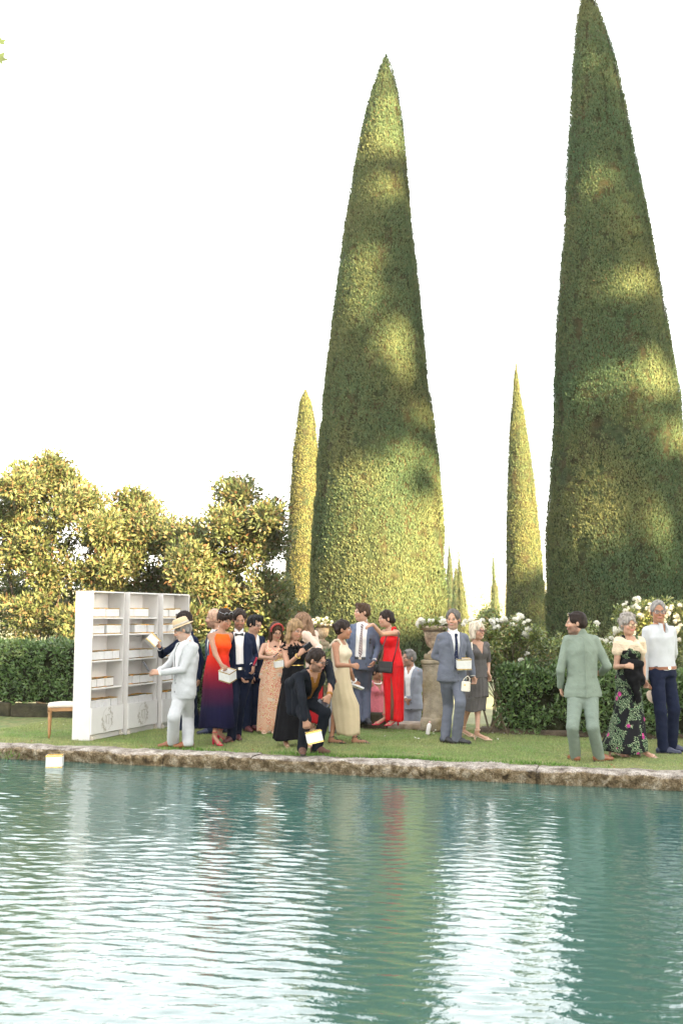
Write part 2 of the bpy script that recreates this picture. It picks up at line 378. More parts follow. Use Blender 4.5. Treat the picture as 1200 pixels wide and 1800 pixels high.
# ------------------------------------------------------------------ cypress trees
M_cyp = mat('cypress_foliage', rough=.8, var=.10, scale=8, attr=True, trans=.25, spec=.15)
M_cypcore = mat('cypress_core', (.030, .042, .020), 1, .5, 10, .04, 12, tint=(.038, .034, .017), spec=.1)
M_bark = mat('bark', (.085, .065, .048), .95, .35, 14, .02, 30, stretch=(1, 1, .2))
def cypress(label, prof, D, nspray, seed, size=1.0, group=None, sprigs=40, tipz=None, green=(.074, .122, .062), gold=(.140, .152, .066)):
    rg = np.random.default_rng(seed)
    ys = np.array([q[0] for q in prof], float); ce, ra, zz = [], [], []
    for (py, l, r) in prof:
        a, b_ = at(l, py, D), at(r, py, D); ce.append((a[0] + b_[0]) / 2); ra.append((b_[0] - a[0]) / 2); zz.append((a[2] + b_[2]) / 2)
    ce += [ce[-1]]; ra += [ra[-1] * .97]; zz += [LOWZ + .25]
    o_ = np.argsort(zz); zz = np.array(zz)[o_]; ce = np.array(ce)[o_]; ra = np.array(ra)[o_]
    zt = zz[-1]; base = V(ce[0], D, LOWZ)
    root = empty('cypress_tree', base, label, 'tree', group)
    def surf(z, a, seed2=0):
        r = np.interp(z, zz, ra); c = np.interp(z, zz, ce)
        d = np.stack([np.cos(a), np.sin(a), 0 * a], -1)
        q = d * 1.5 * size + np.stack([0 * z, 0 * z, z], -1)
        q2 = d * 1.5 * size + np.stack([0 * z, 0 * z, z * .22], -1)
        bul = 1 + .024 * vnoise(q, .9 / size, seed) + .028 * vnoise(q2, 2.4 / size, seed + 1) + .012 * vnoise(q, 3.5 / size, seed + 2)
        rr = r * bul
        return np.stack([c + np.cos(a) * rr, D + np.sin(a) * rr, z], -1), d, r
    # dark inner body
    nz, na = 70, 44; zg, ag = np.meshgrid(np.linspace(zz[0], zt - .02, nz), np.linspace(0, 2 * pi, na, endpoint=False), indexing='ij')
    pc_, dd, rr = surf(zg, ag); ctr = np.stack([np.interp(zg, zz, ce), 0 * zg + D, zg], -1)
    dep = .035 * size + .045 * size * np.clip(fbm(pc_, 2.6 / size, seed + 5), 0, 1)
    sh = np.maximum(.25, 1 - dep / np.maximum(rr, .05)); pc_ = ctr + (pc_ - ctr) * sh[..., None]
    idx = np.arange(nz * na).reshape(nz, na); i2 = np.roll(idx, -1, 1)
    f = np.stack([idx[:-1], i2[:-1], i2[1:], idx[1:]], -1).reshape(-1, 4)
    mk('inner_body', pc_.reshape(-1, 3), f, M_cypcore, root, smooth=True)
    # sprays
    zs = np.linspace(zz[0], zt, 600); w = np.interp(zs, zz, ra) + .03; cdf = np.cumsum(w); cdf /= cdf[-1]
    z = np.interp(rg.uniform(0, 1, nspray), cdf, zs); a = rg.uniform(0, 2 * pi, nspray)
    # thin the side turned away from the picture
    keep = (np.sin(a) < .35) | (rg.uniform(0, 1, nspray) < .14); z, a = z[keep], a[keep]; n = len(z)
    p, d, r = surf(z, a)
    hol = fbm(np.stack([d[:, 0] * 1.4, d[:, 1] * 1.4, z * .45], 1), 3.0 / size, seed + 9)       # vertical furrows
    pit = vnoise(p, 7 / size, seed + 11)
    inn = size * (.012 + .035 * rg.uniform(0, 1, n) + .10 * np.clip(hol - .2, 0, .6) + .06 * np.clip(pit - .3, 0, 1))
    keep = rg.uniform(0, 1, n) > .85 * np.clip(hol * 2.0 - .5, 0, 1) + .85 * np.clip(pit * 2.2 - .75, 0, 1)
    p = p - d * inn[:, None]; p, d, z, hol, pit = p[keep], d[keep], z[keep], hol[keep], pit[keep]; n = len(p)
    up = np.array([[0, 0, 1.]]); dirs = d * .28 + up * rg.uniform(.5, 1.3, (n, 1)) + rdirs(rg, n) * .5
    L_ = size * rg.uniform(.030, .068, n); W_ = L_ * rg.uniform(.32, .5, n)
    mixf = np.clip(.45 + .8 * fbm(p, .8 / size, seed + 20) + rg.normal(0, .2, n), 0, 1)[:, None]
    c = (np.array([green]) * (1 - mixf) + np.array([gold]) * mixf) * rg.uniform(.75, 1.25, (n, 1))
    br = (rg.uniform(0, 1, n) < .018 + .08 * np.clip(hol - .1, 0, 1)); c[br] = np.array([.12, .095, .05]) * rg.uniform(.6, 1.3, (br.sum(), 1))
    nor = d + rdirs(rg, n) * .5
    v, f, c = leafcloud(p, dirs, nor, L_, W_, c, .15)
    # stray sprigs sticking out of the clipped outline
    if sprigs:
        zq = np.interp(rg.uniform(0, 1, sprigs), cdf, zs); aq = rg.choice([0, pi], sprigs) + rg.normal(0, .5, sprigs)
        ps, ds, _ = surf(zq, aq)
        P_, Dd, Nn, Ll, Ww, Cc = [], [], [], [], [], []
        for q, dq in zip(ps, ds):
            ax = nrm(dq * .6 + V(0, 0, 1) + rg.normal(0, .3, 3)); ln = size * rg.uniform(.06, .24)
            for j in range(9):
                P_.append(q + ax * ln * j / 9); Dd.append(ax + rg.normal(0, .5, 3)); Nn.append(rg.normal(0, 1, 3)); Ll.append(.05 * size); Ww.append(.014 * size); Cc.append(np.array(green) * .9)
        v2, f2, c2 = leafcloud(np.array(P_), np.array(Dd), np.array(Nn), np.array(Ll), np.array(Ww), np.array(Cc))
        f = np.concatenate([f, f2 + len(v)]); v = np.concatenate([v, v2]); c = np.concatenate([c, c2])
    mk('foliage', v, f, M_cyp, root, col=c)
    mb = MB(); mb.tube([base + V(0, 0, -.05), base + V(0, 0, .5), V(ce[1], D, 1.2)], [ra[0] * .22, ra[0] * .17, ra[0] * .14], 10); mb.build('trunk', M_bark, root)
    return root
cypress('tall broad clipped cypress behind the couple on the stone step', [(97, 675, 681), (115, 667, 688), (150, 655, 697), (200, 641, 706), (300, 620, 716), (400, 603, 725), (500, 590, 737), (600, 577, 746), (700, 566, 757), (800, 557, 771), (900, 549, 780), (1000, 544, 784), (1085, 543, 787)], 21.0, 250000, 11, group='cypress trees')
cypress('tallest broad cypress at the right edge behind the white roses', [(-28, 1030, 1034), (-10, 1020, 1042), (31, 1013, 1056), (93, 1006, 1078), (187, 1001, 1099), (280, 997, 1114), (373, 992, 1134), (467, 985, 1151), (560, 979, 1168), (700, 973, 1190), (850, 967, 1206), (1000, 963, 1216), (1085, 962, 1218)], 20.2, 270000, 23, group='cypress trees', sprigs=55)
cypress('slim sunlit cypress just left of the broad central one', [(684, 535, 539), (703, 525, 548), (740, 520, 556), (793, 513, 562), (873, 508, 568), (980, 501, 575), (1087, 496, 580)], 35.0, 42000, 31, 1.15, group='cypress trees', sprigs=8, green=(.13, .15, .060), gold=(.20, .19, .070))  # foliage colours raised so this tree looks sunlit
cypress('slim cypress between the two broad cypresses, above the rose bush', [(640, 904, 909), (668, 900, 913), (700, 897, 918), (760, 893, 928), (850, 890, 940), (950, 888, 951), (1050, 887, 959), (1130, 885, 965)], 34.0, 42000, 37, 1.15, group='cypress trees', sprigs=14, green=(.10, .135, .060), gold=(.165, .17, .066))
cypress('small distant cypress touching the central trunk, leftmost of three', [(952, 788, 790), (975, 785, 794), (1020, 782, 799), (1090, 780, 803)], 66, 6000, 41, 1.9, group='cypress trees', sprigs=0)
cypress('small distant cypress in the middle of a row of three', [(985, 799, 801), (1010, 796, 806), (1050, 793, 812), (1090, 791, 815)], 62, 6000, 47, 1.9, group='cypress trees', sprigs=0)
cypress('small distant cypress with the sharpest tip right of its pair', [(968, 804, 806), (1000, 802, 812), (1040, 802, 818), (1090, 802, 825)], 58, 6000, 43, 1.9, group='cypress trees', sprigs=0)
cypress('small lone distant cypress against the pale hill', [(968, 865, 867), (1000, 862, 871), (1040, 861, 876), (1090, 860, 880)], 68, 6000, 44, 1.9, group='cypress trees', sprigs=0)
# ================================================================== MAGNOLIAS, HEDGES, ROSES, SHADE TREES
def lumpy(rg, blobs, n, shell=.55):
    """random points in a set of ellipsoids (centre, radii), denser towards the skin; returns points, outward dirs, blob depth"""
    vol = np.array([b[1][0] * b[1][1] * b[1][2] for b in blobs]) ** .75; pick = rg.choice(len(blobs), n, p=vol / vol.sum())
    d = rdirs(rg, n); r = rg.uniform(0, 1, n) ** shell
    c = np.array([b[0] for b in blobs])[pick]; ra = np.array([b[1] for b in blobs])[pick]
    lump = 1 + .22 * vnoise(c + d * 2.0, 1.7, 90)
    return c + d * ra * (r * lump)[:, None], d, r
M_mag = mat('magnolia_leaf', rough=.5, var=.15, scale=6, attr=True, trans=.32, spec=.35)
def broadtree(label, D, blobs_px, nleaf, seed, trunk_px, leaf=.125, wid=.42, cols=None, m=None, group=None, name='magnolia_tree', gz=LOWZ, depth=1.0):
    rg = np.random.default_rng(seed); sc = FPX / D; bl = []
    for (x, y, rx, ry) in blobs_px:
        dd = rg.uniform(-1, 1) * .9 * depth
        bl.append((at(x, y, D + dd), (rx / sc, depth * max(.5, .8 * (rx + ry) / 2 / sc), ry / sc)))
    # secondary clumps give gaps and an uneven outline
    cl = []
    for (c, r) in bl:
        k = max(9, int(15 * (r[0] * r[2])))
        for i in range(k):
            d = rg.normal(size=3); d /= np.linalg.norm(d); q = c + d * np.array(r) * rg.uniform(.5, 1.05)
            cl.append((q, V(1, 1, .8) * rg.uniform(.20, .50)))
    base = V(at(*trunk_px, D)[0], D, gz); root = empty(name, base, label, 'tree', group)
    mb = MB(); fork = base + V(0, 0, 1.3)
    mb.tube([base, base + V(.03, .02, .7), fork], [.13, .11, .09], 8)
    tips = [c for (c, r) in cl]; rg.shuffle(tips)
    for q in tips[:10]:
        mid = fork + (q - fork) * .5 + rg.normal(0, .18, 3)
        mb.tube([fork + rg.normal(0, .03, 3), mid, q], [.028, .014, .005], 5)
    mb.build('trunk', M_bark, root, smooth=True)
    p, d, r = lumpy(rg, cl, nleaf, .6); n = len(p)
    top = np.clip(p[:, 2] / 5, 0, 1)[:, None]
    ch = rg.choice(len(cols), n, p=[q[1] for q in cols]); c = np.array([q[0] for q in cols])[ch] * rg.uniform(.65, 1.4, (n, 1))
    dirs = d + np.array([[0, 0, .35]]) + rdirs(rg, n) * .9
    ln = leaf * rg.uniform(.6, 1.25, n)
    v, f, c = leafcloud(p, dirs, rdirs(rg, n) + np.array([[0, 0, .9]]), ln, ln * wid, c, -.12)
    mk('crown', v, f, m or M_mag, root, col=c)
    return root
MC = [((.10, .130, .050), .48), ((.140, .145, .058), .29), ((.19, .145, .068), .13), ((.16, .09, .045), .05), ((.07, .10, .042), .05)]
broadtree('large golden magnolia tree at the far left edge', 23.5, [(70, 905, 75, 75), (140, 935, 70, 70), (20, 940, 70, 90), (110, 1010, 95, 70), (30, 1030, 80, 70), (60, 850, 45, 28), (110, 860, 40, 28), (170, 1000, 60, 60), (-50, 960, 80, 110), (90, 1075, 110, 45), (40, 890, 30, 40), (150, 880, 22, 26), (185, 930, 30, 26), (20, 850, 26, 22), (90, 830, 16, 16)], 52000, 101, (75, 1100), cols=MC, group='magnolia trees')
broadtree('golden magnolia tree rising directly above the white bookcases', 24.5, [(235, 920, 50, 40), (215, 975, 75, 60), (270, 1000, 60, 60), (240, 1055, 90, 50), (175, 1040, 60, 55), (290, 955, 30, 30), (300, 1070, 50, 50), (225, 888, 28, 20), (205, 935, 30, 26), (265, 935, 34, 26), (310, 1010, 34, 40), (250, 895, 16, 16)], 36000, 103, (235, 1100), cols=MC, group='magnolia trees')
broadtree('loose airy magnolia tree left of the slim cypress', 22.5, [(420, 900, 40, 38), (400, 960, 60, 50), (455, 970, 40, 55), (365, 1000, 50, 50), (430, 1030, 65, 55), (360, 1065, 60, 50), (470, 1075, 35, 50), (410, 868, 22, 18), (470, 900, 16, 24), (335, 950, 22, 20), (440, 1110, 70, 40), (380, 1110, 60, 40), (330, 1010, 28, 40), (395, 915, 26, 22), (450, 930, 26, 24), (480, 960, 16, 34), (345, 975, 22, 18)], 36000, 107, (415, 1110), cols=MC, group='magnolia trees')
broadtree('dark evergreen tree seen between the magnolias above the bow tie', 27.5, [(330, 1010, 70, 45), (310, 1080, 90, 60), (440, 1085, 80, 60), (180, 1085, 120, 50), (510, 1100, 50, 50), (40, 1090, 100, 50), (20, 1060, 60, 60), (110, 1060, 80, 50), (250, 1080, 70, 50), (370, 1040, 60, 60), (480, 1050, 40, 60), (410, 1090, 60, 50)], 40000, 109, (330, 1100), cols=[((.08, .105, .04), .6), ((.13, .14, .05), .4)], group=None, name='evergreen_tree')

# hedges: leaf masses over a dark twiggy core
M_hedge = mat('laurel_leaf', rough=.36, var=.12, scale=10, attr=True, trans=.15, spec=.5)
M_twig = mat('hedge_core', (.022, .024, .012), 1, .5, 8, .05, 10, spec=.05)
def hedge(label, s0, s1, t0, t1, z0, z1, nleaf, seed, leaf=.075, cols=None, name='laurel_hedge', ragged=.10, gold_top=.0, wid=.36):
    rg = np.random.default_rng(seed)
    base = E((s0 + s1) / 2, (t0 + t1) / 2, 0); root = empty(name, base, label, 'hedge')
    nS = int((s1 - s0) / .12) + 2; ring = []
    prof = [(0, 0), (-.02, .25), (0, .6), (.03, .88), (.22, 1.0), (.5, 1.03), (.8, 1.0), (1, .85), (1, 0)]
    v = []
    for i in range(nS):
        s = s0 + .06 + (s1 - s0 - .12) * i / (nS - 1)
        for (a, h) in prof: v.append(E(s, t0 + .08 + (t1 - t0 - .16) * a, z0 + (z1 - z0 - .09) * h))
    v = np.array(v); d = .07 * vnoise(v, 2.2, seed) + .05 * vnoise(v, 6, seed + 1); v = v + NDIR * d[:, None]; v[:, 2] += .5 * d
    npf = len(prof); f = [(i * npf + j, (i + 1) * npf + j, (i + 1) * npf + j + 1, i * npf + j + 1) for i in range(nS - 1) for j in range(npf - 1)]
    f.append(tuple(range(npf))); f.append(tuple((nS - 1) * npf + j for j in range(npf)))
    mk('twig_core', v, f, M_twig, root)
    n = nleaf; s = rg.uniform(s0, s1, n); u = rg.uniform(0, 1, n)
    hz, dt = z1 - z0, t1 - t0; front = u < hz / (hz + dt * .7)
    t = np.where(front, t0 + np.abs(rg.normal(0, .05, n)), rg.uniform(t0, t1, n)); z = np.where(front, z0 + hz * rg.uniform(0, 1, n) ** .9, z1 - np.abs(rg.normal(0, .05, n)))
    p = P0 + EDIR * s[:, None] + NDIR * t[:, None]; p[:, 2] = z
    bul = ragged * fbm(p, 2.0, seed + 3) + .6 * ragged * vnoise(p, 5.5, seed + 4)
    cor = np.clip((z - z0) / hz - .82, 0, 1) * 1.2
    p = p - NDIR * (bul * front - cor * .25 * front)[:, None]; p[:, 2] += np.where(front, 0, bul)
    out = np.where(front[:, None], -NDIR[None], np.array([[0, 0, 1.]]))
    dirs = out * .8 + np.array([[0, 0, .25]]) + rdirs(rg, n) * .85
    ch = rg.choice(len(cols), n, p=[q[1] for q in cols]); c = np.array([q[0] for q in cols])[ch] * rg.uniform(.6, 1.4, (n, 1))
    ln = leaf * rg.uniform(.6, 1.3, n); hole = vnoise(p, 4.5, seed + 8) < .52
    v, f, c = leafcloud(p[hole], dirs[hole], (out + rdirs(rg, n) * .8)[hole], ln[hole], ln[hole] * wid, c[hole], -.1)
    mk('leaves', v, f, M_hedge, root, col=c)
    return root
GC = [((.090, .155, .048), .50), ((.150, .215, .075), .34), ((.055, .10, .034), .16)]
hedge('clipped dark green laurel hedge behind the stool at the far left', -8.0, .62, 3.55, 4.55, .22, 1.22, 26000, 201, cols=GC)
hedge('dark laurel hedge behind the bookcases and the bow tie group', .66, 3.1, 3.55, 4.5, .10, 1.16, 11000, 205, cols=GC)
hedge('lower green hedge below the white roses beside the stone pedestal', 5.95, 13.5, 3.35, 4.5, .05, .92, 30000, 209, cols=GC + [], ragged=.16)
# low stone wall under the left hedge, block by block
lw = empty('low_wall', E(-2, 3.5, 0), 'low mossy stone wall under the left laurel hedge', 'wall')
s = -6.0
M_moss = mat('mossy_stone', (.05, .042, .022), 1, .45, 8, .02, 30, tint=(.025, .024, .010))
while s < 4.1:
    ln = R.uniform(.5, 1.1); mb = MB(); mb.box(E(s + ln / 2, 3.62 + R.normal(0, .012), .10), (ln / 2 - .006, .10, .115 + R.normal(0, .008)), [EDIR, NDIR, V(0, 0, 1)], .02)
    mb.build('stone', M_moss, lw); s += ln
bs = MB(); bs.box(E(9.4, 3.5, .03), (3.7, .14, .045), [EDIR, NDIR, V(0, 0, 1)], .02); tag(bs.build('soil_bed', M_soil), kind='structure')

# rose bushes and white blooms
def bloom_mesh(name, seed, petals=22, r=.037):
    rg = np.random.default_rng(seed); v, f = [], []
    for i in range(petals):
        a = i * 2.399; el = .25 + 1.15 * (i / petals); d = V(cos(a) * cos(el), sin(a) * cos(el), sin(el)); tn = V(-sin(a), cos(a), 0)
        c = d * r * (.35 + .25 * rg.uniform()); up = nrm(d + V(0, 0, .35)); w = r * (.75 - .3 * i / petals); h = r * .72
        b = len(v); v += [c - tn * w * .5 - up * h * .1, c + tn * w * .5 - up * h * .1, c + tn * w * .62 + up * h * .6 + d * r * .12, c + up * h + d * r * .30, c - tn * w * .62 + up * h * .6 + d * r * .12]
        f.append((b, b + 1, b + 2, b + 3, b + 4))
    return mesh(name, np.array(v), f)
M_petal = mat('white_petal', (.80, .78, .70), .6, .06, 30, trans=.3)
BLOOMS = [bloom_mesh('bloom', k) for k in range(4)]
for me in BLOOMS: me.materials.append(M_petal)
def rosebush(label, D, leaf_blobs, nleaf, blooms, seed, basepx, cols, name='rose_bush', cat='rose bush', leaf=.05, gz=0., brad=1.0, stems=26):
    rg = np.random.default_rng(seed); sc = FPX / D
    base = V(at(basepx[0], basepx[1], D)[0], D, gz); root = empty(name, base, label, cat)
    bl = [(at(x, y, D + rg.uniform(-.15, .25)), (rx / sc, .30, ry / sc)) for (x, y, rx, ry) in leaf_blobs]
    cl = []
    for (c, r) in bl:
        for i in range(9):
            d = rg.normal(size=3); d /= np.linalg.norm(d); cl.append((c + d * np.array(r) * rg.uniform(.4, 1.05), V(.10, .10, .09)))
    p, d, r = lumpy(rg, cl, nleaf, .6); n = len(p)
    ch = rg.choice(len(cols), n, p=[q[1] for q in cols]); c = np.array([q[0] for q in cols])[ch] * rg.uniform(.65, 1.35, (n, 1))
    ln = leaf * rg.uniform(.6, 1.3, n)
    v, f, c = leafcloud(p, d + rdirs(rg, n), rdirs(rg, n) + np.array([[0, -.3, .8]]), ln, ln * .5, c, -.1)
    mk('leaves', v, f, M_hedge, root, col=c)
    mb = MB()
    for i in range(stems):
        q = cl[rg.integers(len(cl))][0]; b0 = base + V(rg.normal(0, .12), rg.normal(0, .08), 0)
        mb.tube([b0, b0 + (q - b0) * .5 + V(0, 0, .12) + rg.normal(0, .04, 3), q], [.010, .007, .003], 5)
    for (x, y, s_) in blooms:
        q = at(x, y, D - .28 + rg.normal(0, .08)); tq = cl[rg.integers(len(cl))][0]
        mb.tube([q + (tq - q) * .6 + V(0, .05, -.1), q + V(0, .02, -.08), q], [.004, .003, .003], 4)
    mb.build('stems', mat('rose_stem', (.10, .075, .04), .8, .3, 20), root)
    for (x, y, s_) in blooms:
        nb = 4 if s_ > 1.1 else 3
        for k in range(nb):
            q = at(x + rg.normal(0, 2.2 * s_), y + rg.normal(0, 1.8 * s_), D - .28 + rg.normal(0, .08))
            o_ = bpy.data.objects.new('bloom', BLOOMS[rg.integers(4)]); COL.objects.link(o_); o_.parent = root; o_.location = tuple(q - base)
            o_.rotation_euler = (rg.normal(.5, .5), rg.normal(0, .5), rg.uniform(0, 6)); o_.scale = (s_ * brad * rg.uniform(.75, 1.1),) * 3
    return root
RC = [((.15, .20, .055), .42), ((.23, .25, .08), .33), ((.09, .13, .045), .20), ((.24, .15, .05), .05)]
RG = [((.17, .21, .06), .5), ((.25, .25, .08), .3), ((.10, .14, .05), .2)]
rosebush('white flowering rose bush standing left of the green linen suit', 15.0, [(905, 1130, 40, 30), (870, 1120, 35, 30), (840, 1115, 30, 28), (935, 1135, 22, 25), (890, 1160, 45, 25), (915, 1105, 25, 18), (850, 1150, 30, 25), (880, 1105, 40, 16), (930, 1115, 22, 16), (860, 1085, 16, 14)], 9500,
         [(865, 1094, 1.1), (885, 1093, 1.2), (897, 1096, 1.1), (910, 1086, 1.3), (925, 1095, 1.0), (932, 1108, 1.0), (942, 1117, 1.3), (922, 1119, 1.3), (940, 1109, .8), (893, 1103, .8), (871, 1103, 1.0), (878, 1091, 1.0), (845, 1093, 1.0), (835, 1097, 1.0), (824, 1092, 1.0), (815, 1098, .9), (916, 1161, .8), (925, 1150, .8), (903, 1100, .9), (944, 1191, .6), (950, 1193, .5)], 301, (890, 1285), RC)
rosebush('tall sunlit white rose bush behind the couple at right', 15.6, [(1105, 1105, 28, 25), (1140, 1105, 30, 30), (1185, 1105, 25, 35), (1098, 1078, 12, 12), (1125, 1068, 12, 10), (1190, 1078, 14, 12), (1085, 1150, 26, 20), (1085, 1130, 30, 30), (1190, 1140, 30, 40), (1120, 1075, 25, 25), (1160, 1065, 25, 20), (1210, 1090, 30, 40), (1190, 1175, 30, 30), (1060, 1150, 30, 22)], 11000,
         [(1120, 1055, 1.3), (1097, 1064, 1.0), (1098, 1074, 1.3), (1118, 1070, 1.5), (1140, 1068, 1.1), (1137, 1072, 1.2), (1175, 1073, 1.4), (1170, 1080, 1.2), (1195, 1066, 1.3), (1190, 1085, 1.3), (1188, 1092, 1.3), (1168, 1090, 1.0), (1189, 1107, 1.4), (1184, 1112, 1.1), (1191, 1127, 1.1), (1085, 1108, 1.3), (1080, 1113, 1.2), (1112, 1116, 1.1), (1052, 1100, 1.3), (1060, 1127, 1.1), (1075, 1124, .8), (1072, 1131, .8), (1182, 1138, .8), (1125, 1085, 1.2), (1150, 1063, 1.0)], 303, (1140, 1285), RG, brad=.8)
rosebush('ragged green shrub with pale shoots beside the green linen suit', 14.8, [(965, 1165, 28, 14), (985, 1155, 20, 14), (1000, 1165, 25, 14), (1060, 1160, 40, 25), (945, 1172, 24, 12), (965, 1140, 5, 20), (981, 1130, 4, 22), (1032, 1110, 4, 22), (1040, 1140, 14, 12)], 3600, [(1052, 1127, .8)], 305, (990, 1285), RC, name='ragged_shrub', cat='shrub', stems=20)
rosebush('climbing ivy and brown stems over the hedge below the left roses', 14.55, [(900, 1185, 45, 12), (870, 1180, 40, 14), (940, 1170, 30, 12), (850, 1185, 30, 20), (985, 1185, 30, 14)], 2200, [], 307, (890, 1285), [((.06, .09, .03), .7), ((.10, .08, .03), .3)], name='ivy', cat='ivy', stems=34)
rosebush('yellow green shrub at the foot of the steps beside the pedestal', 18.2, [(745, 1230, 16, 40), (735, 1260, 20, 25), (660, 1215, 25, 45), (690, 1235, 20, 40), (590, 1185, 25, 40), (615, 1200, 20, 40)], 5200, [], 311, (700, 1290), RG[:2] + [((.08, .12, .03), .2)], name='yellow_shrub', cat='shrub', leaf=.06, gz=LOWZ)

# ------------------------------------------------------------------ plane trees behind and beside the camera (unseen; crowns shaped to shade the scene and dim the sky)
SA = V(cos(SUN_AZ), sin(SUN_AZ), 0); SB = V(-sin(SUN_AZ) * sin(SUN_EL), cos(SUN_AZ) * sin(SUN_EL), cos(SUN_EL))
uv = lambda p: (float(np.dot(p, SA)), float(np.dot(p, SB)))
rg = np.random.default_rng(500)
LIT = []          # openings cut in the crowns to place the sun patches: (u, v, ru, rv)
def lit(px, py, D, ru, rv): u, v = uv(at(px, py, D)); LIT.append((u, v, ru, rv))
F_ = 20.0
lit(690, 975, F_, 2.3, 1.35); lit(610, 950, F_, 1.5, 1.0); lit(640, 1050, F_, 1.5, .6); lit(760, 900, F_, .8, .55)
lit(700, 610, F_, .55, .85); lit(630, 440, F_, .65, .75); lit(690, 300, F_, .5, .4); lit(680, 130, F_, .8, 1.4); lit(715, 205, F_, .5, .6); lit(590, 690, F_, .4, .35); lit(720, 800, F_, .5, .3)
F_ = 19.2
lit(1045, 295, F_, .75, .45); lit(1120, 490, F_, .55, .35); lit(1060, 680, F_, 1.0, .45); lit(1150, 660, F_, .5, .5); lit(1030, 60, F_, .7, .6); lit(1140, 945, F_, .55, .35); lit(1190, 760, F_, .5, .5); lit(1020, 930, F_, .5, .3)
lit(1150, 1085, 15.4, .55, .32)
def shade_tree(label, u0, u1, vs, nleaf, seed, w0, cu=None):
    rg = np.random.default_rng(seed)
    cu = (u0 + u1) / 2 if cu is None else cu; vmid = sum((q[0] + q[1]) / 2 * (q[1] - q[0]) for q in vs) / sum(q[1] - q[0] for q in vs)
    c = SA * cu + SB * vmid + S * w0; base = V(c[0], c[1], -.05)
    root = empty('plane_tree', base, label, 'tree')
    n = nleaf; wts = np.array([q[1] - q[0] for q in vs]); k = rg.choice(len(vs), n, p=wts / wts.sum())
    va = np.array([q[0] for q in vs])[k]; vb = np.array([q[1] for q in vs])[k]
    ua = np.array([q[2] if len(q) > 2 else u0 - .2 for q in vs])[k]; ub = np.array([q[3] if len(q) > 2 else u1 + .2 for q in vs])[k]
    u = ua + (ub - ua) * rg.uniform(0, 1, n); v = va + (vb - va) * rg.uniform(0, 1, n); w = w0 + rg.normal(0, .9, n)
    keep = np.ones(n, bool)
    q = np.stack([u, v, 0 * u], 1); rag = .35 * vnoise(q, 1.1, seed)
    rag2 = .8 * fbm(q, 1.6, seed + 3) + .25 * rg.normal(0, 1, n)
    for (lu, lv, ru, rv) in LIT: keep &= ((u - lu) / ru) ** 2 + ((v - lv) / rv) ** 2 > 1 + rag2
    keep &= ~((v > 7.5) & (v < 11.5) & (u < 15.2) & (v - 9.0 < 2.6 * (fbm(q, .9, 88) + .12 * rg.normal(0, 1, n))))
    keep &= (vnoise(q, .8, 77) < .62) | (v < 6.6)
    u, v, w = u[keep], v[keep], w[keep]; n = len(u)
    p = SA * u[:, None] + SB * v[:, None] + S * w[:, None]
    c_ = np.array([[.09, .13, .03]]) * rg.uniform(.6, 1.4, (n, 1)); ln = rg.uniform(.30, .50, n)
    vv, ff, cc = leafcloud(p, rdirs(rg, n), rdirs(rg, n) * .6 + S, ln, ln * .9, c_)
    mk('crown', vv, ff, MATS['leaf_plane'], root, col=cc)
    mb = MB(); top = V(c[0], c[1], c[2]); mb.tube([base, base + V(.1, 0, 2.5), base + V(-.05, .1, 5), top], [.30, .24, .18, .06], 10)
    for q in p[rg.choice(n, 14)]: st = base + V(0, 0, rg.uniform(3.2, max(4, c[2] - .5))); mb.tube([st, (st + q) / 2 + rg.normal(0, .3, 3), q], [.07, .03, .008], 5)
    mb.build('trunk', M_bark, root, smooth=True)
mat('leaf_plane', attr=True, rough=.5, var=.15, trans=.25)
shade_tree('unseen plane tree added far behind the camera on the left to dim skylight', -12.0, -1.0, [(-2.0, 19.0)], 5500, 8, 19)  # extra unseen crown, added to block sky light from the guests
shade_tree('plane tree behind the camera shading the left lawn', -1.0, 6.4, [(-2.5, 6.3), (-2.5, 6.3), (6.3, 17.0)], 9000, 1, 21)
shade_tree('plane tree behind the camera shading the bookcases', 6.2, 10.2, [(-2.5, 6.3), (-2.5, 6.3), (14.0, 24.0)], 9500, 2, 22)
shade_tree('tall plane tree behind the camera shading the central cypress', 10.0, 15.0, [(-2.5, 5.7), (-2.5, 5.7), (7.6, 18.5, 11.9, 15.2), (18.5, 25.0)], 13500, 3, 31, 10.1)
shade_tree('tall plane tree right of the camera shading the right cypress', 14.8, 18.9, [(-2.5, 5.7), (-2.5, 18.6), (18.6, 25)], 12500, 4, 31, 18.8)
shade_tree('plane tree right of the camera shading the slim cypresses', 18.7, 27.0, [(6.0, 9.6), (17.8, 25)], 5000, 6, 26)
shade_tree('unseen plane tree added far right of the camera to dim skylight', 27.0, 36.0, [(1.0, 20.0)], 4000, 9, 26)  # added out of view to cut sky light from the right

# plane tree at the left whose lowest leaves hang into the picture's top corner
def lobed(c, ax, ay, r):
    pts = []
    for i, k in enumerate((1, .50, .92, .42, .72, .30, .16, .30, .72, .42, .92, .50)):
        a = pi / 2 - i * 2 * pi / 12; pts.append(c + (ax * cos(a) + ay * sin(a)) * r * k)
    return pts
root = empty('plane_tree', V(-5.2, 4.2, -.05), 'plane tree whose lobed leaves hang into the top left corner', 'tree')
mb = MB(); jt = at(-60, 70, 6.0)
mb.tube([V(-5.2, 4.2, -.4), V(-5.1, 4.3, 2.5), V(-5.0, 4.5, 5), V(-4.7, 4.8, 7)], [.3, .26, .22, .12], 10)
mb.tube([V(-5.0, 4.5, 4.6), (V(-5, 4.5, 4.6) + jt) / 2 + V(0, 0, .5), jt], [.08, .04, .012], 6)
mb.tube([jt, at(-25, 80, 6.0), at(-8, 84, 6.0)], [.012, .006, .003], 5)
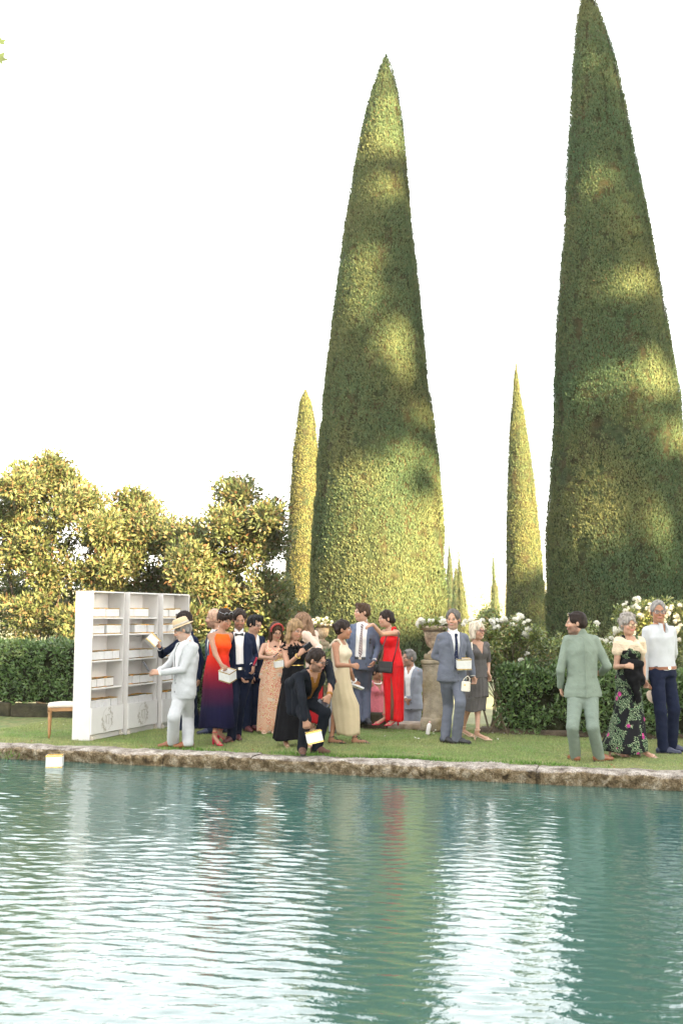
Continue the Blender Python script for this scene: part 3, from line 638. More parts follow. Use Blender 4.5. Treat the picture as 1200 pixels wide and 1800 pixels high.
for i in range(14): q = V(-4.9, 4.7, 6) + rg.normal(0, 1, 3) * V(.9, .9, 1.0); q[0] = min(q[0], -3.9); mb.tube([V(-4.85, 4.6, 5.8), q], [.05, .01], 5)
mb.build('trunk', M_bark, root, smooth=True)
lv, lf = [], []
for (px, py, r, a) in ((0, 75, .062, .2), (-2, 103, .068, -.5), (-26, 62, .07, 1.0), (-30, 112, .07, 2.0), (-50, 85, .07, .3)):
    c = at(px, py, 6.0); n0 = len(lv); ax = V(cos(a), .25, sin(a)); ay = V(-sin(a), .3, cos(a)); lv += lobed(c, ax, ay, r); lf.append(tuple(range(n0, n0 + 12)))
for i in range(900):
    c = V(-4.9, 4.6, 6.3) + rg.normal(0, 1, 3) * V(.8, .9, 1.0)
    if c[0] > -.62 * c[1] - .9: continue
    d = rdirs(rg, 2); n0 = len(lv); lv += lobed(c, d[0], nrm(np.cross(d[0], d[1])), rg.uniform(.06, .10)); lf.append(tuple(range(n0, n0 + 12)))
mk('crown', lv, lf, mat('plane_leaf_near', (.09, .13, .035), .5, .3, 12, trans=.2), root)
# ================================================================== IMPLICIT SURFACES (for figures and clothes)
class Field:
    def __init__(s): s.ops = []
    def cone(s, p0, p1, r0, r1=None, k=.02, flat=None, fs=1.0, sub=False):
        r1 = r0 if r1 is None else r1; p0 = np.asarray(p0, float); p1 = np.asarray(p1, float); rm = max(r0, r1) + k + .02
        lo = np.minimum(p0, p1) - rm; hi = np.maximum(p0, p1) + rm; ba = p1 - p0; L2 = max(1e-8, float(ba @ ba))
        def fn(X, Y, Z):
            dx, dy, dz = X - p0[0], Y - p0[1], Z - p0[2]
            t = np.clip((dx * ba[0] + dy * ba[1] + dz * ba[2]) / L2, 0, 1)
            ex, ey, ez = dx - t * ba[0], dy - t * ba[1], dz - t * ba[2]
            q = ex * ex + ey * ey + ez * ez
            if flat is not None: dn = ex * flat[0] + ey * flat[1] + ez * flat[2]; q = q + (fs * fs - 1) * dn * dn
            return np.sqrt(q) - (r0 + (r1 - r0) * t)
        s.ops.append((lo, hi, fn, k, sub)); return s
    def ell(s, c, r, ax=None, k=.02, sub=False):
        c = np.asarray(c, float); ax = np.eye(3) if ax is None else np.asarray(ax, float); r = np.asarray(r, float); ext = (np.abs(ax) * r[:, None]).sum(0) + k + .02
        def fn(X, Y, Z):
            dx, dy, dz = X - c[0], Y - c[1], Z - c[2]; k0 = 0; k1 = 0
            for i in range(3): q = dx * ax[i, 0] + dy * ax[i, 1] + dz * ax[i, 2]; k0 = k0 + (q / r[i]) ** 2; k1 = k1 + (q / r[i] ** 2) ** 2
            k0 = np.sqrt(k0); k1 = np.sqrt(k1) + 1e-6
            return k0 * (k0 - 1) / k1
        s.ops.append((c - ext, c + ext, fn, k, sub)); return s
    def sweep(s, fr, st, t0, t1, off=0.0, k=.03, sub=False, grow=None):
        """fr = torso frame (origin, axis vector, left, fwd, length); st = stations (t, rx, ry[, fwd shift])"""
        o, up, le, fw, Ln = fr; T = np.array([q[0] for q in st]); RX = np.array([q[1] for q in st]) + off; RY = np.array([q[2] for q in st]) + off; SH = np.array([q[3] if len(q) > 3 else 0 for q in st])
        a, b = o + up * Ln * t0, o + up * Ln * t1; rm = max(RX.max(), RY.max()) + k + .04
        lo, hi = np.minimum(a, b) - rm, np.maximum(a, b) + rm
        def fn(X, Y, Z):
            dx, dy, dz = X - o[0], Y - o[1], Z - o[2]
            t = (dx * up[0] + dy * up[1] + dz * up[2]) / Ln; tc = np.clip(t, t0, t1)
            x = dx * le[0] + dy * le[1] + dz * le[2]; y = dx * fw[0] + dy * fw[1] + dz * fw[2]
            rx = np.interp(tc, T, RX); ry = np.interp(tc, T, RY); y = y - np.interp(tc, T, SH)
            kk = np.sqrt((x / rx) ** 2 + (y / ry) ** 2) + 1e-6
            d = (kk - 1) * np.minimum(rx, ry)
            e = np.maximum(t - t1, t0 - t) * Ln
            return np.where(e > 0, np.sqrt(np.maximum(d, 0) ** 2 + e * e) if False else np.maximum(d, e), d)
        s.ops.append((lo, hi, fn, k, sub)); return s
    def box(s, c, h, ax=None, k=.005, rnd=.004, sub=False):
        c = np.asarray(c, float); ax = np.eye(3) if ax is None else np.asarray(ax, float); h = np.asarray(h, float); ext = (np.abs(ax) * h[:, None]).sum(0) + k + .02
        def fn(X, Y, Z):
            dx, dy, dz = X - c[0], Y - c[1], Z - c[2]; o = 0; i_ = -1e9
            for i in range(3): q = np.abs(dx * ax[i, 0] + dy * ax[i, 1] + dz * ax[i, 2]) - h[i] + rnd; o = o + np.maximum(q, 0) ** 2; i_ = np.maximum(i_, q)
            return np.sqrt(o) + np.minimum(i_, 0) - rnd
        s.ops.append((c - ext, c + ext, fn, k, sub)); return s
    def mesh(s, h=.012, fine=None, post=None, disp=None, box=None):
        """fine = (lo, hi, h2): a region sampled more finely; returns verts, quads"""
        lo = np.min([o[0] for o in s.ops if not o[4]], 0) - h; hi = np.max([o[1] for o in s.ops if not o[4]], 0) + h; ax = []
        if box is not None: lo, hi = np.asarray(box[0]), np.asarray(box[1])
        for i in range(3):
            if fine is None: ax.append(np.arange(lo[i], hi[i] + h, h)); continue
            a, b = max(lo[i], fine[0][i]), min(hi[i], fine[1][i]); h2 = fine[2]
            ax.append(np.concatenate([np.arange(lo[i], a - .4 * h, h), np.arange(a, b, h2), np.arange(b, hi[i] + h, h)]))
        F = np.full([len(q) for q in ax], .5, np.float32)
        for (l, u, fn, k, sub) in s.ops:
            sl = [slice(max(0, np.searchsorted(ax[i], l[i]) - 1), np.searchsorted(ax[i], u[i]) + 1) for i in range(3)]
            if any(q.stop - q.start < 1 for q in sl): continue
            X, Y, Z = (ax[0][sl[0]].astype(np.float32)[:, None, None], ax[1][sl[1]].astype(np.float32)[None, :, None], ax[2][sl[2]].astype(np.float32)[None, None, :])
            d = fn(X, Y, Z); A = F[tuple(sl)]
            if sub:
                d = -d; hh = np.clip(.5 - .5 * (A - d) / k, 0, 1) if k > 0 else None
                A[...] = np.maximum(A, d) if k <= 0 else A * (1 - hh) + d * hh + k * hh * (1 - hh)
            else:
                hh = np.clip(.5 + .5 * (A - d) / k, 0, 1); A[...] = A * (1 - hh) + d * hh - k * hh * (1 - hh)
        X, Y, Z = np.meshgrid(ax[0], ax[1], ax[2], indexing='ij', sparse=True)
        if disp is not None: F = F + disp(X, Y, Z)
        if post is not None: F = post(F, X, Y, Z)
        return surfnet(F, *ax)
CORN = [(0, 0, 0), (1, 0, 0), (0, 1, 0), (1, 1, 0), (0, 0, 1), (1, 0, 1), (0, 1, 1), (1, 1, 1)]
EDG = [(0, 1), (2, 3), (4, 5), (6, 7), (0, 2), (1, 3), (4, 6), (5, 7), (0, 4), (1, 5), (2, 6), (3, 7)]
def surfnet(F, ax, ay, az):
    F = np.pad(F, 1, constant_values=.5); g = [np.concatenate([[a[0] - .01], a, [a[-1] + .01]]) for a in (ax, ay, az)]
    sN = F < 0; n = F.shape; cs = lambda A, c: A[c[0]:n[0] - 1 + c[0], c[1]:n[1] - 1 + c[1], c[2]:n[2] - 1 + c[2]]
    cnt = sum(cs(sN, c).astype(np.int8) for c in CORN); cell = np.argwhere((cnt > 0) & (cnt < 8))
    idm = np.full([q - 1 for q in n], -1, np.int64); idm[tuple(cell.T)] = np.arange(len(cell))
    fv = [F[cell[:, 0] + c[0], cell[:, 1] + c[1], cell[:, 2] + c[2]] for c in CORN]
    acc = np.zeros((len(cell), 3)); num = np.zeros(len(cell))
    for a, b in EDG:
        m = (fv[a] < 0) != (fv[b] < 0); t = np.where(m, fv[a] / np.where(m, fv[a] - fv[b], 1), 0)
        ca, cb = np.array(CORN[a], float), np.array(CORN[b], float)
        acc += np.where(m[:, None], ca + t[:, None] * (cb - ca), 0); num += m
    loc = acc / num[:, None]; v = np.empty_like(loc)
    for i in range(3): v[:, i] = g[i][cell[:, i]] + loc[:, i] * (g[i][cell[:, i] + 1] - g[i][cell[:, i]])
    quads = []
    for d in range(3):
        A = np.take(sN, range(0, n[d] - 1), d); B = np.take(sN, range(1, n[d]), d)
        for flip, M in ((False, A & ~B), (True, ~A & B)):
            e = np.argwhere(M); u, w = (d + 1) % 3, (d + 2) % 3
            if not len(e): continue
            o = []
            for (a, b) in ((-1, -1), (0, -1), (0, 0), (-1, 0)):
                q = e.copy(); q[:, u] += a; q[:, w] += b; o.append(idm[q[:, 0], q[:, 1], q[:, 2]])
            q = np.stack(o, 1); quads.append(q[:, ::-1] if flip else q)
    q = np.concatenate(quads); q = q[(q >= 0).all(1)]
    return v, q
def wrinkle(amp, seed, kx=22, ky=22, kz=40, n=5):
    rg = np.random.default_rng(seed); W = []
    for i in range(n): W.append((rg.normal(0, kx), rg.normal(0, ky), rg.normal(0, kz), rg.uniform(0, 6.28), rg.normal(0, 9), rg.normal(0, 9), rg.normal(0, 9), rg.uniform(0, 6.28)))
    def fn(X, Y, Z):
        r = 0
        for (a, b, c, p, d, e, f, p2) in W: r = r + 1.5 * (np.abs(np.sin(.5 * (a * X + b * Y + c * Z + p + 2.2 * np.sin(d * X + e * Y + f * Z + p2)))) - .6)
        return (amp / sqrt(n)) * r
    return fn
# ================================================================== PEOPLE
ZM = {1: (70, 1020, 4.0), 2: (340, 1040, 6.0), 3: (470, 1060, 6.316), 4: (580, 1050, 6.667), 5: (720, 1050, 6.667), 6: (960, 1040, 5.0), 0: (0, 0, 1.0)}
STM = [(-.30, .165, .115), (-.12, .160, .112), (0, .160, .112), (.25, .148, .105), (.5, .155, .110), (.72, .170, .115), (.86, .138, .095), (.95, .092, .075), (1.0, .070, .064), (1.1, .055, .055)]
STF = [(-.30, .168, .120), (-.12, .170, .120), (0, .165, .115), (.3, .130, .098), (.45, .122, .092), (.66, .140, .112, .012), (.84, .138, .088), (.93, .105, .075), (1.0, .062, .058), (1.1, .05, .05)]
M_skin = mat('skin', attr=True, rough=.55, var=.09, scale=45, spec=.3, bump=.0)
def cloth(name, col, rough=.85, var=.10, scale=9, bump=.009, bscale=20, **k): return mat('cloth_' + name, col, rough, var, scale, bump, bscale, spec=.12, **k)
def hairmat(name, col): return mat('hair_' + name, col, .6, .5, 45, .006, 90, spec=.18, stretch=(1, 1, .3))
SKIN_T = V(.36, .195, .125); SKIN_L = V(.42, .245, .165); SKIN_D = V(.29, .145, .085)
class Person:
    def __init__(s, z, label, h, feet, head, neck, pelvis, ty, hy=None, sex='m', g=1.0, gz=0., D=None, skin=SKIN_T, arms=None, knees=None, sh=None, hips=None, heel=0.0, ymid=None, seed=1, slim=False, beard=None, brow=(.06, .04, .03), lips=(.42, .16, .13), headsize=1.0):
        s.z, s.h, s.sex, s.g, s.gz, s.seed, s.heel, s.slim = z, h, sex, g, gz, seed, heel, slim
        s.k = h / 1.75; zm = ZM[z]; s.px = lambda X, Y: (zm[0] + X / zm[2], zm[1] + Y / zm[2])
        fb = [gnd(*s.px(q[0], q[1]), gz) for q in feet] if D is None else [V(at(*s.px(q[0], q[1]), D)[0], D + dq, gz) for q, dq in zip(feet, (-.05, .05))]
        s.D = float(np.mean([q[1] for q in fb])) if D is None else D
        s.fb = fb; s.fa = [q[2] for q in feet]
        P = lambda q: at(*s.px(q[0], q[1]), s.D + (q[2] if len(q) > 2 else 0))
        s.P = P
        s.base = V((fb[0][0] + fb[1][0]) / 2, (fb[0][1] + fb[1][1]) / 2, gz)
        s.root = empty('person', s.base, label, 'person')
        s.neck, s.pel = P(neck), P(pelvis)
        yv = lambda a: V(sin(radians(a)), -cos(radians(a)), 0)
        hy = ty if hy is None else hy
        up = nrm(s.neck - s.pel); Ln = np.linalg.norm(s.neck - s.pel)
        le_t = np.cross(V(0, 0, 1), yv(ty)); le_h = np.cross(V(0, 0, 1), yv(hy))
        sw = (.160 if sex == 'm' else .148) * s.k * (.5 + .5 * g)
        sdr = (.074 if sex == 'm' else .056) * s.k
        if sh is None: s.sR = s.neck - le_t * sw - up * sdr; s.sL = s.neck + le_t * sw - up * sdr
        else: s.sR, s.sL = P(sh[0]), P(sh[1]); le_t = nrm(s.sL - s.sR)
        hw = .085 * s.k
        if hips is None: s.hR = s.pel - le_h * hw - V(0, 0, .03); s.hL = s.pel + le_h * hw - V(0, 0, .03)
        else: s.hR, s.hL = P(hips[0]), P(hips[1]); le_h = nrm(s.hL - s.hR)
        le = nrm(le_t * .6 + le_h * .4); le = nrm(le - up * float(le @ up)); fw = np.cross(le, up)
        s.fr = (s.pel, up, le, fw, Ln); s.up, s.le, s.fw = up, le, fw
        def along(A, q, ln, B=None, lnB=None):
            best = None; near = q[2] if len(q) > 2 else 0
            for dz in np.linspace(-.7, .7, 141):
                E_ = at(*s.px(q[0], q[1]), A[1] + dz); e = (np.linalg.norm(E_ - A) - ln) ** 2
                if B is not None: e += (np.linalg.norm(E_ - B) - lnB) ** 2
                e += .003 * abs(dz - near)
                if near and dz * near < 0: e += .02
                if best is None or e < best[0]: best = (e, E_)
            return best[1]
        k = s.k; s.arm = {}
        for sd, S_, in (('R', s.sR), ('L', s.sL)):
            if arms and sd in arms:
                el, wr, ha = arms[sd][:3]; e_ = along(S_, el, .285 * k); w_ = along(e_, wr, .25 * k); zz = arms[sd][3] if len(arms[sd]) > 3 else {}
                h_ = at(*s.px(ha[0], ha[1]), w_[1] + (ha[2] if len(ha) > 2 else 0))
            else:
                e_ = S_ + V(0, .03, -.28 * k) + (S_ - s.neck) * .12; w_ = e_ + V(0, -.06, -.24 * k); h_ = w_ + V(0, -.02, -.1); zz = {}
            s.arm[sd] = (S_, e_, w_, w_ + nrm(h_ - w_) * .1, zz)
        s.leg = {}
        for i, sd in enumerate('RL'):
            H_ = s.hR if sd == 'R' else s.hL; a_ = fb[i] + V(0, 0, .085 + heel)
            if slim: kn = (s.pel + V(0, 0, -.03) + a_) / 2 + (H_ - s.pel) * .3; kn[1] = s.D + .05; H_ = s.pel + (H_ - s.pel) * .7 + V(0, .03, -.03)
            elif knees and knees[i] is not None: kn = along(H_, knees[i], .43 * k, a_, .42 * k)
            else: kn = (H_ + a_) / 2 + s.fwh(s.fa[i]) * .03
            s.leg[sd] = (H_, kn, a_)
        # head frame
        hx, hyy, yaw, pit = head[:4]; roll = head[4] if len(head) > 4 else 0
        dzh = head[5] if len(head) > 5 else s.neck[1] - s.D - .03
        s.hc = at(*s.px(hx, hyy), s.D + dzh); s.hs = .98 * (s.k ** .5) * headsize * (1.11 if sex == 'm' else 1.07)
        f0 = yv(yaw); l0 = np.cross(V(0, 0, 1), f0); pr, rr = radians(pit), radians(roll)
        f1 = f0 * cos(pr) - V(0, 0, 1) * sin(pr); u1 = np.cross(f1, l0) * -1
        u1 = nrm(np.cross(l0, f1)) * (1 if np.cross(l0, f1)[2] > 0 else -1)
        s.hl = l0 * cos(rr) + u1 * sin(rr); s.hu = u1 * cos(rr) - l0 * sin(rr); s.hf = f1; s.hax = np.array([s.hl, s.hf, s.hu])
        s.skinbody(skin, beard, brow, lips)
    def fwh(s, a): return V(sin(radians(a)), -cos(radians(a)), 0)
    def H(s, x, y, z): return s.hc + (s.hl * x + s.hf * y + s.hu * z) * s.hs
    def st(s): return [(q[0], q[1] * s.k * (.45 + .55 * s.g), q[2] * s.k * s.g, *[q[3] * s.k for _ in (0,) if len(q) > 3]) for q in (STM if s.sex == 'm' else STF)]
    def skinbody(s, skin, beard, brow, lips):
        F = Field(); h, k = s.hs, s.k; A = s.hax
        # torso, neck
        F.sweep(s.fr, s.st(), -.12, .98, 0, .03)
        nr = (.057 if s.sex == 'm' else .047) * k
        F.cone(s.neck - s.up * .03, s.H(0, -.022, -.05), nr * 1.05, nr * .95, .03)
        ar = (1.0 if s.sex == 'm' else .86) * k * (.5 + .5 * s.g)
        for sd in 'RL':
            S_, e_, w_, t_, o = s.arm[sd]
            F.cone(s.neck - s.up * .035, S_, .046 * k, .050 * ar, .04)
            F.cone(S_, e_, .052 * ar, .041 * ar, .02); F.cone(e_, w_, .042 * ar, .027 * ar, .015)
            s.hand(F, sd, w_, t_, e_, o)
        for i, sd in enumerate('RL'):
            H_, kn, a_ = s.leg[sd]; lr = (.5 + .5 * s.g) * k * (.8 if s.sex == 'f' else 1)
            F.cone(H_, kn, .078 * lr * (.7 if s.slim else 1), .054 * lr, .04); F.cone(kn, kn + (a_ - kn) * .35, .053 * lr, .055 * lr, .02); F.cone(kn + (a_ - kn) * .3, a_, .055 * lr, .034 * lr, .02)
            d = s.fwh(s.fa[i]); b = s.fb[i]; F.cone(a_, b + V(0, 0, .035 + s.heel) - d * .02, .034 * k, .03 * k, .02); F.cone(b + V(0, 0, .032 + s.heel) - d * .02, b + V(0, 0, .026) + d * .13 * k, .030 * k, .030 * k, .02, V(0, 0, 1), 1.3); F.cone(b + V(0, 0, .024) + d * .12 * k, b + V(0, 0, .018) + d * .175 * k, .030 * k, .022 * k, .02, V(0, 0, 1), 1.6)
        # head
        HH = lambda c, r, kk=.02, sub=False: F.ell(s.H(*c), np.array(r) * h, A, kk, sub)
        HH((0, -.014, .035), (.075, .095, .083)); HH((0, .028, -.030), (.060, .064, .078), .03)
        HH((0, .066, -.092), (.028, .022, .022), .03); HH((0, .01, -.075), (.055, .055, .035), .03)
        F.cone(s.H(-.03, .083, .020), s.H(.03, .083, .020), .012 * h, None, .015)
        for x in (-.031, .031): HH((x, .098, .004), (.016, .012, .010), .012, True); HH((x, .080, .004), (.013, .013, .012), .006)
        for x in (-.036, .036): HH((x, .068, -.030), (.022, .020, .022), .02)
        F.cone(s.H(0, .090, .012), s.H(0, .106, -.022), .007 * h, .010 * h, .012); HH((0, .097, -.026), (.015, .011, .009), .01)
        F.cone(s.H(-.018, .088, -.057), s.H(.018, .088, -.057), .010 * h, None, .010)
        for x in (-.076, .076): HH((x * 1.04, -.010, -.008), (.010, .017, .027), .008)
        # head and hands sampled finely, the rest coarser; the pieces meet inside one skin
        bxs = [(s.hc - V(.14, .14, .15), s.hc + .14)] + [(np.minimum(s.arm[d_][2], s.arm[d_][3]) - .11, np.maximum(s.arm[d_][2], s.arm[d_][3]) + .11) for d_ in 'RL']
        def outside(f, X, Y, Z):
            for (l_, u_) in bxs: f = np.maximum(f, -np.maximum(np.maximum(np.maximum(l_[0] + .02 - X, X - u_[0] + .02), np.maximum(l_[1] + .02 - Y, Y - u_[1] + .02)), np.maximum(l_[2] + .02 - Z, Z - u_[2] + .02)))
            return f
        vs, qs, nv = [], [], 0
        for hh, bx_ in ((.022 if s.sex == 'm' else .0165, None), (.0070, bxs[0]), (.0088, bxs[1]), (.0088, bxs[2])):
            v, q = F.mesh(hh, post=outside if bx_ is None else None, box=bx_); vs.append(v); qs.append(q + nv); nv += len(v)
        v, q = np.concatenate(vs), np.concatenate(qs)
        # natural colouring: lips, brows, eyes, beard
        loc = (v - s.hc) @ A.T / h; c = np.tile(skin, (len(v), 1)); x, y, z = loc.T; ax_ = np.abs(x)
        inh = (ax_ < .12) & (np.abs(y) < .14) & (np.abs(z) < .14)
        c = c * (1 + .06 * vnoise(v, 9, s.seed))[:, None]
        def put(msk, col, w=1.0): c[msk & inh] = c[msk & inh] * (1 - w) + np.array(col) * w
        put((((ax_ - .036) / .026) ** 2 + ((z + .032) / .022) ** 2 < 1) & (y > .05), skin * np.array([1.08, .86, .82]), .6)
        if beard is not None:
            bc, w = beard; jaw = (z < -.028 - .9 * np.maximum(0, .03 - ax_) * (z > -.075)) & (y > -.02) & (z > -.135) & ~((ax_ < .02) & (np.abs(z + .057) < .010)); jaw &= (z < -.03) | (ax_ > .05)
            w = w * .85 * np.clip((-.022 - z) / .024 + .5 * (ax_ > .055), 0, 1) * np.clip((y + .03) / .03, 0, 1) * np.clip(.9 + .35 * vnoise(v, 90, 3), 0, 1); c[jaw & inh] = (c * (1 - w[:, None]) + np.array(bc) * w[:, None])[jaw & inh]; w = .7; put((np.abs(z + .042) < .007) & (ax_ < .028) & (y > .07), bc, w)
        put((np.abs(z + .057) < .0075) & (ax_ < .023) & (y > .07), lips, .85)
        put((np.abs(z - .026 + .004 * (ax_ > .042)) < .0055) & (ax_ > .012) & (ax_ < .05) & (y > .05), brow, .6)
        put((((ax_ - .031) / .016) ** 2 + ((z - .004) / .0075) ** 2 < 1) & (y > .06), (.50, .45, .42), .7)
        put((((ax_ - .031) / .0070) ** 2 + ((z - .004) / .0070) ** 2 < 1) & (y > .06), (.04, .025, .02), .9)
        put((((ax_ - .031) / .020) ** 2 + ((z - .011) / .004) ** 2 < 1) & (y > .06), (.05, .03, .025), .8)
        s.body = mk('body', v, q, M_skin, s.root, True, c)
    def hand(s, F, sd, w, tip, el, o):
        k = s.k * (1.0 if s.sex == 'm' else .9); d = nrm(tip - w)
        n = V(*o['n']) if 'n' in o else (s.pel + V(0, 0, .1) + s.fw * .1 - w); n = nrm(n - d * float(n @ d))
        sd_ = nrm(np.cross(d, n)) * (1 if sd == 'R' else -1)
        if 'thumb' in o: sd_ = nrm(V(*o['thumb']) - d * float(V(*o['thumb']) @ d))
        cu = o.get('curl', .5); m = w + d * .085 * k
        F.cone(w, w + d * .03 * k, .026 * k, .027 * k, .012, n, 1.3)
        for j, x in enumerate((.030, .010, -.010, -.029)):
            b = m + sd_ * x * k; F.cone(w + d * .02 * k + sd_ * x * .5 * k, b, .015 * k, .0135 * k, .012, n, 1.15)
            L = (.068, .076, .071, .055)[j] * k; a1 = cu * .9 + .05 * j; a2 = a1 + cu * 1.3
            p1 = b + (d * cos(a1) + n * sin(a1) + sd_ * x * 1.2) * L * .5; p2 = p1 + (d * cos(a2) + n * sin(a2)) * L * .5
            F.cone(b, p1, .0105 * k, .0098 * k, .004); F.cone(p1, p2, .0098 * k, .0085 * k, .003)
        b = w + d * .028 * k + sd_ * .022 * k; p1 = b + (d * .7 + sd_ * .6 + n * .35) * .045 * k; p2 = p1 + (d * .9 + sd_ * .1 + n * .5) * .03 * k
        F.cone(b, p1, .013 * k, .011 * k, .008); F.cone(p1, p2, .011 * k, .0095 * k, .003)
    # ---------------------------------------------------------------- clothes
    def tcoord(s, X, Y, Z):
        o, up, le, fw, Ln = s.fr; dx, dy, dz = X - o[0], Y - o[1], Z - o[2]
        return (dx * up[0] + dy * up[1] + dz * up[2]) / Ln, dx * le[0] + dy * le[1] + dz * le[2], dx * fw[0] + dy * fw[1] + dz * fw[2]
    def front(s, t, a, off):
        st = s.st(); T = [q[0] for q in st]; rx = np.interp(t, T, [q[1] for q in st]) + off; ry = np.interp(t, T, [q[2] for q in st]) + off; sh = np.interp(t, T, [q[3] if len(q) > 3 else 0 for q in st])
        return s.pel + s.up * s.fr[4] * t + s.le * a + s.fw * (ry * sqrt(max(.02, 1 - (a / rx) ** 2)) + sh)
    def shirt(s, m, name='shirt', sleeves=False, off=.014, t0=-.12, amp=.003, collar=True, untuck=None, opens=0.0):
        F = Field(); F.sweep(s.fr, s.st(), t0, 1.0, off, .03)
        for sd in 'RL':
            S_, e_, w_, _, _ = s.arm[sd]; F.cone(s.neck - s.up * .045, S_, (.054 if sleeves else .036) * s.k, (.058 if sleeves else .038) * s.k, .04)
            if sleeves: g = s.k * (.5 + .5 * s.g); F.cone(S_, e_, .063 * g, .052 * g, .02); F.cone(e_, w_ - nrm(w_ - e_) * .01, .051 * g, .038 * g, .015)
        if collar: F.cone(s.neck - s.up * .01, s.neck + (s.H(0, -.02, -.05) - s.neck) * .40, .066 * s.k, .061 * s.k, .008)
        nk = s.neck + (s.H(0, -.02, -.05) - s.neck) * .62
        def post(f, X, Y, Z):
            t, a, b = s.tcoord(X, Y, Z)
            if opens: f = np.where((b > 0), np.maximum(f, (opens * np.clip((t - .78) / .22, 0, 1.6) - np.abs(a))), f)
            return f
        v, q = F.mesh(.0125 if sleeves else .0145, disp=wrinkle(amp, s.seed + 3, 26, 26, 26), post=post); return mk(name, v, q, m, s.root, True)
    def jacket(s, m, t0=-.26, tb=.30, open_=0.0, vw=.070, off=.024, amp=.0045, sleeve=1.0, lapel=True, name='jacket', closed_back=False, flare=0.012):
        F = Field(); st = s.st(); st = [(q[0], q[1] + (flare if q[0] < .1 else 0), *q[2:]) for q in st]
        F.sweep(s.fr, st, t0, .985, off, .03); g = s.k * (.5 + .5 * s.g)
        for sd in 'RL':
            S_, e_, w_, _, _ = s.arm[sd]
            F.cone(s.neck - s.up * .030, S_, .048 * s.k, .056 * g, .03); F.cone(S_, e_, .057 * g, .050 * g, .012); F.cone(e_, e_ + (w_ - e_) * (.97 * sleeve), .050 * g, .040 * g, .010)
        F.cone(s.neck - s.fw * .02, s.neck + (s.H(0, -.02, -.05) - s.neck) * .35 - s.fw * .015, .068 * s.k, .064 * s.k, .01)
        def post(f, X, Y, Z):
            if closed_back: return f
            t, a, b = s.tcoord(X, Y, Z); u = np.clip((t - tb) / (1 - tb), 0, 1.3)
            w = np.where(t > tb, np.maximum(vw * u ** .85, open_), np.where(open_ > 0, open_, -.01) + np.clip((tb - .38 - t), 0, 1) * .16)
            return np.where(b > 0, np.maximum(f, w - np.abs(a)), f)
        v, q = F.mesh(.0135, disp=wrinkle(amp, s.seed, 30, 30, 30, 6), post=post); J = mk(name, v, q, m, s.root, True)
        if lapel and not closed_back:
            for sg in (-1, 1):
                pv = []
                for i in range(9):
                    u = i / 8; t = tb + .02 + (.93 - tb) * u; a = max(vw * u ** .85, open_) - .004; w = .055 * (u ** .8) * (1 if i < 7 else .55) + .004
                    for (aa, oo) in ((a, off + .006), (a + w, off + .013), (a + w, off + .004)): pv.append(s.front(t, sg * aa, oo))
                f = [(3 * i + j, 3 * i + j + 1, 3 * i + j + 4, 3 * i + j + 3) for i in range(8) for j in range(2)]
                if sg > 0: f = [q_[::-1] for q_ in f]
                lp = mk('lapel', pv, f, m, J)
            for sg in (-1, 1):      # pocket flaps
                pv = [s.front(t_, sg * a_, o_) for t_ in (.10, .035) for (a_, o_) in ((.075 * s.k, off + .006), (.105 * s.k, off + .010), (.135 * s.k, off + .006))]
                mk('pocket_flap', pv, [(0, 1, 4, 3), (1, 2, 5, 4)] if sg > 0 else [(0, 3, 4, 1), (1, 4, 5, 2)], m, J)
            for sd in 'RL':         # shirt cuffs
                S_, e_, w_, _, _ = s.arm[sd]; d_ = nrm(w_ - e_); mb = MB(); mb.tube([w_ - d_ * .02, w_ + d_ * .008], .037 * g, 12); mb.build('shirt_cuff', MATS['cloth_mustard'] if m.name.endswith('charcoal_suit') else MATS['cloth_white_shirt'], J, True)
            for t in (tb - .02, tb - .2):
                mb = MB(); c = s.front(t, open_ + .012, off + .004); mb.lathe(c, [(.009, -.003), (.009, .003), (.006, .005)], 8, [s.le, s.up, s.fw]); mb.build('button', mat('button', (.03, .03, .035), .4), J)
        return J
    def trousers(s, m, amp=.006, hem=0.0, wide=1.0, t1=.22, off=.02, name='trousers', cuff=None):
        F = Field(); F.sweep(s.fr, s.st(), -.16, t1, off, .03); g = s.k * (.5 + .5 * s.g)
        for sd in 'RL':
            H_, kn, a_ = s.leg[sd]; en = a_ + V(0, 0, -.035 - s.heel + hem)
            F.cone(H_, kn, .094 * g, .070 * g * (.5 + .5 * wide), .04); F.cone(kn, en, .069 * g * (.5 + .5 * wide), .062 * g * wide, .02)
        zb = s.gz + .02
        v, q = F.mesh(.0140, disp=wrinkle(amp * .7, s.seed + 1, 22, 22, 40, 6), post=lambda f, X, Y, Z: np.maximum(f, (zb + hem) - Z)); return mk(name, v, q, m, s.root, True)
    def belt(s, m, t=.14, buckle=True, off=.024, w=.018):
        st = s.st(); T = [q[0] for q in st]; pv = []; n = 40
        for dt in (-1, 1):
            for i in range(n):
                a = 2 * pi * i / n; rx = np.interp(t, T, [q[1] for q in st]) + off; ry = np.interp(t, T, [q[2] for q in st]) + off
                pv.append(s.pel + s.up * (s.fr[4] * t + dt * w) + s.le * rx * cos(a) + s.fw * ry * sin(a))
        f = [(i, (i + 1) % n, n + (i + 1) % n, n + i) for i in range(n)]
        o = mk('belt', pv, f, m, s.root, True)
        if buckle: mb = MB(); mb.box(s.front(t, 0, off + .006), (.022, .017, .004), [s.le, s.up, s.fw], .002); mb.build('buckle', mat('buckle_metal', (.55, .5, .42), .3, .05, metal=1.0), o)
        return o
